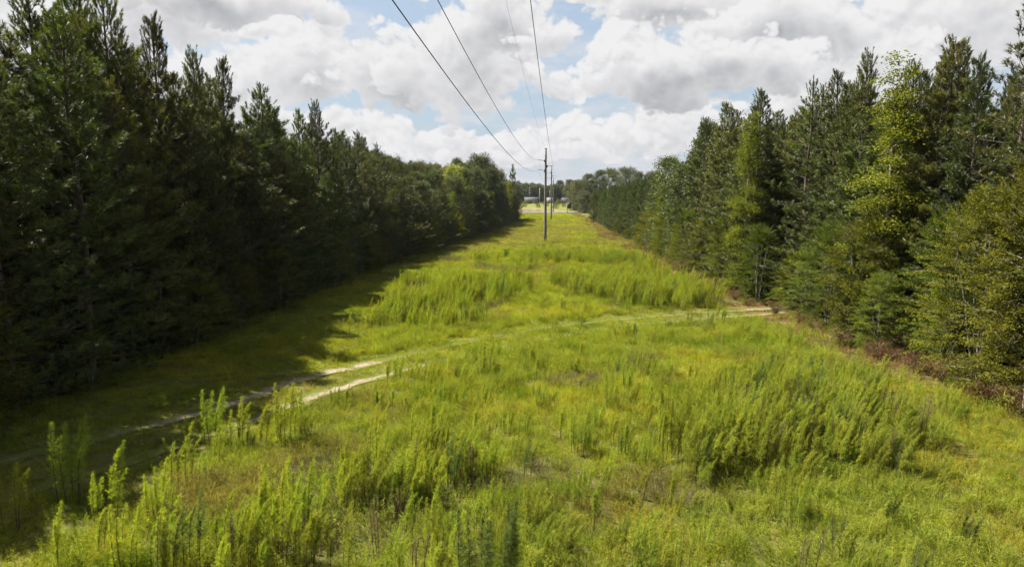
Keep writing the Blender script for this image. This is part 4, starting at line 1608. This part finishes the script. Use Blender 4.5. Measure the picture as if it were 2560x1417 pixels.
T1, T2, T3 = P1[1], P2[1], P3[1]
near_wire(T1[1], [(974, 0), (1015, 49), (1087, 144), (1159, 243), (1226, 332), (1289, 404)], .013, 'leftmost and lowest power wire running overhead to the nearest pole')
near_wire(T1[0], [(1089, 0), (1132, 72), (1181, 157), (1230, 247), (1289, 350), (1325, 391)], .012, 'second power wire from the left running to the upper left arm of the nearest pole')
near_wire(T1[2], [(1326, 0), (1338, 99), (1352, 202), (1370, 341)], .013, 'rightmost power wire running almost straight down to the nearest pole')
near_wire(T1[3], [(1264, 0), (1298, 135), (1310, 190)], .0045, 'faint thin ground wire running to the top of the nearest pole')
for k, nm in enumerate(('upper left', 'lower left', 'right', 'top')):
    wire(T1[k], T2[k], 1.3, .009, 'thin %s wire from the nearest pole to the second pole' % nm)
    wire(T2[k], T3[k], 1.0, .009, 'thin %s wire from the second pole to the third pole' % nm)


# ------------------------------------------------------------------ far side of the road: house, sheds, sign, slim poles
M['white'] = plain_mat('white boards', (.115, .115, .115), (.17, .17, .17), 1, .8, bump=.05)
M['grey_wall'] = plain_mat('grey boards', (.09, .095, .105), (.13, .135, .145), 1, .85, bump=.05)
M['roof'] = plain_mat('grey shingle roof', (.05, .05, .055), (.08, .08, .085), 2, .9, bump=.2)
M['glass'] = plain_mat('dark window glass', (.02, .025, .03), (.04, .045, .05), 1, .15, bump=0)
M['sign_back'] = plain_mat('black sign board', (.015, .015, .017), (.03, .03, .03), 2, .6, bump=0)
M['tyre'] = plain_mat('black rubber', (.015, .015, .015), (.03, .03, .03), 4, .8, bump=0)


def far_at(px, py):
    return px2g(px, py)


def simple(name, parent, mat, *boxes):
    b = MB()
    for lo, hi in boxes:
        b.box(lo, hi)
    return obj(name, b.mesh(name, M[mat]), parent)


def gable(name, parent, mat, x0, x1, y0, y1, z, h, over=.35):
    b = MB()
    yc = (y0 + y1) / 2
    V = []
    for dz in (0, .12):
        V += [(x0 - over, y0 - over, z + dz - .1), (x1 + over, y0 - over, z + dz - .1), (x0 - over, yc, z + h + dz), (x1 + over, yc, z + h + dz), (x0 - over, y1 + over, z + dz - .1), (x1 + over, y1 + over, z + dz - .1)]
    Q = [(0, 1, 3, 2), (2, 3, 5, 4), (6, 8, 9, 7), (8, 10, 11, 9), (0, 6, 7, 1), (4, 5, 11, 10), (0, 2, 8, 6), (2, 4, 10, 8), (1, 7, 9, 3), (3, 9, 11, 5)]
    b.add(V, [t for a, c, d, e in Q for t in ((a, c, d), (a, d, e))])
    # gable triangles
    return obj(name, b.mesh(name, M[mat]), parent)


def build_house():
    x, y = far_at(1329, 509)
    y = min(y, 425.)
    x = ray(1329, 509)[0] / ray(1329, 509)[1] * y
    e = obj('house', None, loc=(x, y, 0))
    e.scale = (.8, .8, .8)
    tag(e, 'white house with a posted front porch beyond the far road', 'house')
    simple('wall', e, 'grey_wall', ((-5, 0, 0), (5, 6, 2.9)))
    b = MB()
    for xx in (-5.0, 4.88):
        b.add([(xx, 0, 2.9), (xx, 6, 2.9), (xx, 3, 4.5), (xx + .12, 0, 2.9), (xx + .12, 6, 2.9), (xx + .12, 3, 4.5)], [(0, 2, 1), (3, 4, 5), (0, 3, 5), (0, 5, 2), (1, 2, 5), (1, 5, 4)])
    obj('gable_end', b.mesh('gable_end', M['white']), e)
    gable('roof', e, 'roof', -5, 5, 0, 6, 2.9, 1.65)
    for xx in (-3.6, 3.0):
        w = simple('window', e, 'glass', ((xx - .55, -.03, 1.0), (xx + .55, .02, 2.2)))
        simple('frame', w, 'white', ((xx - .68, -.05, .88), (xx + .68, -.005, .997)), ((xx - .68, -.05, 2.203), (xx + .68, -.005, 2.32)), ((xx - .68, -.05, 1.0), (xx - .553, -.005, 2.2)), ((xx + .553, -.05, 1.0), (xx + .68, -.005, 2.2)))
    d = simple('door', e, 'white', ((-.5, -.04, .2), (.5, .02, 2.25)))
    simple('handle', d, 'steel', ((.34, -.09, 1.15), (.42, -.043, 1.25)))
    p = simple('porch', e, 'white', ((-4.6, -2.2, .0), (1.2, -.06, .2)))
    simple('porch_roof', p, 'white', ((-4.8, -2.5, 2.45), (1.4, -.06, 2.62)))
    for xx in (-4.5, -2.6, -.7, 1.0):
        simple('post', p, 'white', ((xx - .12, -2.1, .2), (xx + .12, -1.9, 2.447)))
    for xx in (-4.38, -2.48, -.58):
        simple('rail', p, 'white', ((xx, -2.04, .85), (xx + 1.54, -1.96, .95)))


def build_far():
    build_house()
    q = np.random.default_rng(90)
    for px, y in [(1300, 300), (1312, 330), (1322, 395), (1338, 400), (1345, 318), (1357, 390), (1366, 340), (1388, 300), (1394, 402), (1399, 372), (1410, 330), (1420, 395), (1304, 405), (1425, 300)]:
        sb = q.uniform(.35, .75)
        place('evergreen_bush', SHRUB[2][0], ray(px, 505)[0] / ray(px, 505)[1] * y, y, q.uniform(0, 6.28), (sb * 1.3, sb * 1.3, sb), 'small dark bush in the field beyond the far road', 'bush', 'bushes in the far field', z=0.)
    # tent-like pale shed and a white van among the far trees
    def at(px, y):
        return ray(px, 505)[0] / ray(px, 505)[1] * y
    y = 418.
    e = obj('shed', None, loc=(at(1374, y), y, 0))
    tag(e, 'pale peaked shed behind the poles beyond the far road', 'shed')
    simple('wall', e, 'white', ((-2, 0, 0), (2, 3.2, 1.7)))
    gable('roof', e, 'white', -2, 2, 0, 3.2, 1.7, 1.5, .2)
    simple('door', e, 'grey_wall', ((-.7, -.04, .0), (.7, .02, 1.5)))
    y = 415.
    e = obj('van', None, loc=(at(1403, y), y, 0), rot=(0, 0, R(8)))
    tag(e, 'white van parked at the edge of the far trees', 'van')
    b = MB()
    prof = [(-2.5, .35), (2.5, .35), (2.5, 1.1), (1.75, 1.25), (1.25, 2.05), (-2.5, 2.1)]
    V = [(px_, yy, z) for yy in (-.95, .95) for px_, z in prof]
    n = len(prof)
    T = [(0, i, i + 1) for i in range(1, n - 1)] + [(n, n + i + 1, n + i) for i in range(1, n - 1)]
    for i in range(n):
        j = (i + 1) % n
        T += [(i, i + n, j), (j, i + n, j + n)]
    b.add(V, T)
    obj('body', b.mesh('van_body', M['white']), e)
    simple('side_window', e, 'glass', ((.3, -.975, 1.35), (1.2, -.953, 1.9)))
    for xx in (-1.6, 1.6):
        for yy in (-.9, .9):
            b = MB()
            b.tube(np.array([[xx, yy - .11, .35], [xx, yy + .11, .35]]), .35, 14, cap=True)
            obj('wheel', b.mesh('wheel', M['tyre']), e)
    y = 421.
    e = obj('shed', None, loc=(at(1413, y), y, 0))
    tag(e, 'low grey shed right of the white van', 'shed')
    simple('wall', e, 'grey_wall', ((-2, 0, 0), (2, 3, 2.2)))
    gable('roof', e, 'roof', -2, 2, 0, 3, 2.2, .9, .2)
    # slim poles
    for px, py, yb, rad, mat, lab, arms in ((1349, 470, 405., .16, 'concrete', 'pale concrete pole beside the house beyond the road', 0),
                                           (1323, 468, 410., .09, 'insul', 'slim mast with short cross arms in front of the house', 3),
                                           (1374, 476, 400., .10, 'insul', 'slim grey pole beside the peaked shed', 0)):
        x = at(px, yb)
        H = z_at(yb, px, py)
        e = obj('utility_pole', None, loc=(x, yb, 0))
        tag(e, lab, 'pole')
        b = MB()
        b.tube(np.array([[0, 0, -.3], [0, 0, H * .5], [0, 0, H]]), [rad, rad * .85, rad * .65], 10, cap=True)
        obj('shaft', b.mesh('utility_shaft', M[mat], True), e)
        for k in range(arms):
            simple('cross_arm', e, 'concrete', ((-.1, -.13, H - .5 - k * 1.5), (1.2, -.07, H - .32 - k * 1.5)))
    # the dark sign board at the roadside
    x, y = px2g(1418, 535)
    e = obj('road_sign', None, loc=(x, y, 0))
    tag(e, 'black backed road sign on a dark post beside the right oaks', 'sign')
    simple('post', e, 'steel', ((-.09, -.05, -.2), (.09, .05, 3.9)))
    simple('board', e, 'sign_back', ((.0, -.09, 1.9), (1.35, -.053, 3.75)))


build_far()


# ------------------------------------------------------------------ thin summer haze over the whole place
def build_haze():
    m = bpy.data.materials.new('haze')
    m.use_nodes = True
    m.node_tree.nodes.clear()
    o = m.node_tree.nodes.new('ShaderNodeOutputMaterial')
    v = m.node_tree.nodes.new('ShaderNodeVolumePrincipled')
    v.inputs['Color'].default_value = (.78, .86, 1.0, 1)
    v.inputs['Density'].default_value = .00005
    v.inputs['Anisotropy'].default_value = .1
    m.node_tree.links.new(v.outputs[0], o.inputs['Volume'])
    b = MB()
    b.box((-3600, -1600, -1.5), (3600, 4600, 22.))
    tag(obj('haze', b.mesh('haze', m)), 'thin pale summer haze over the whole ride', 'haze', kind='stuff')


build_haze()
print('objects', len(bpy.data.objects), 'tris', sum(len(m.polygons) for m in bpy.data.meshes))
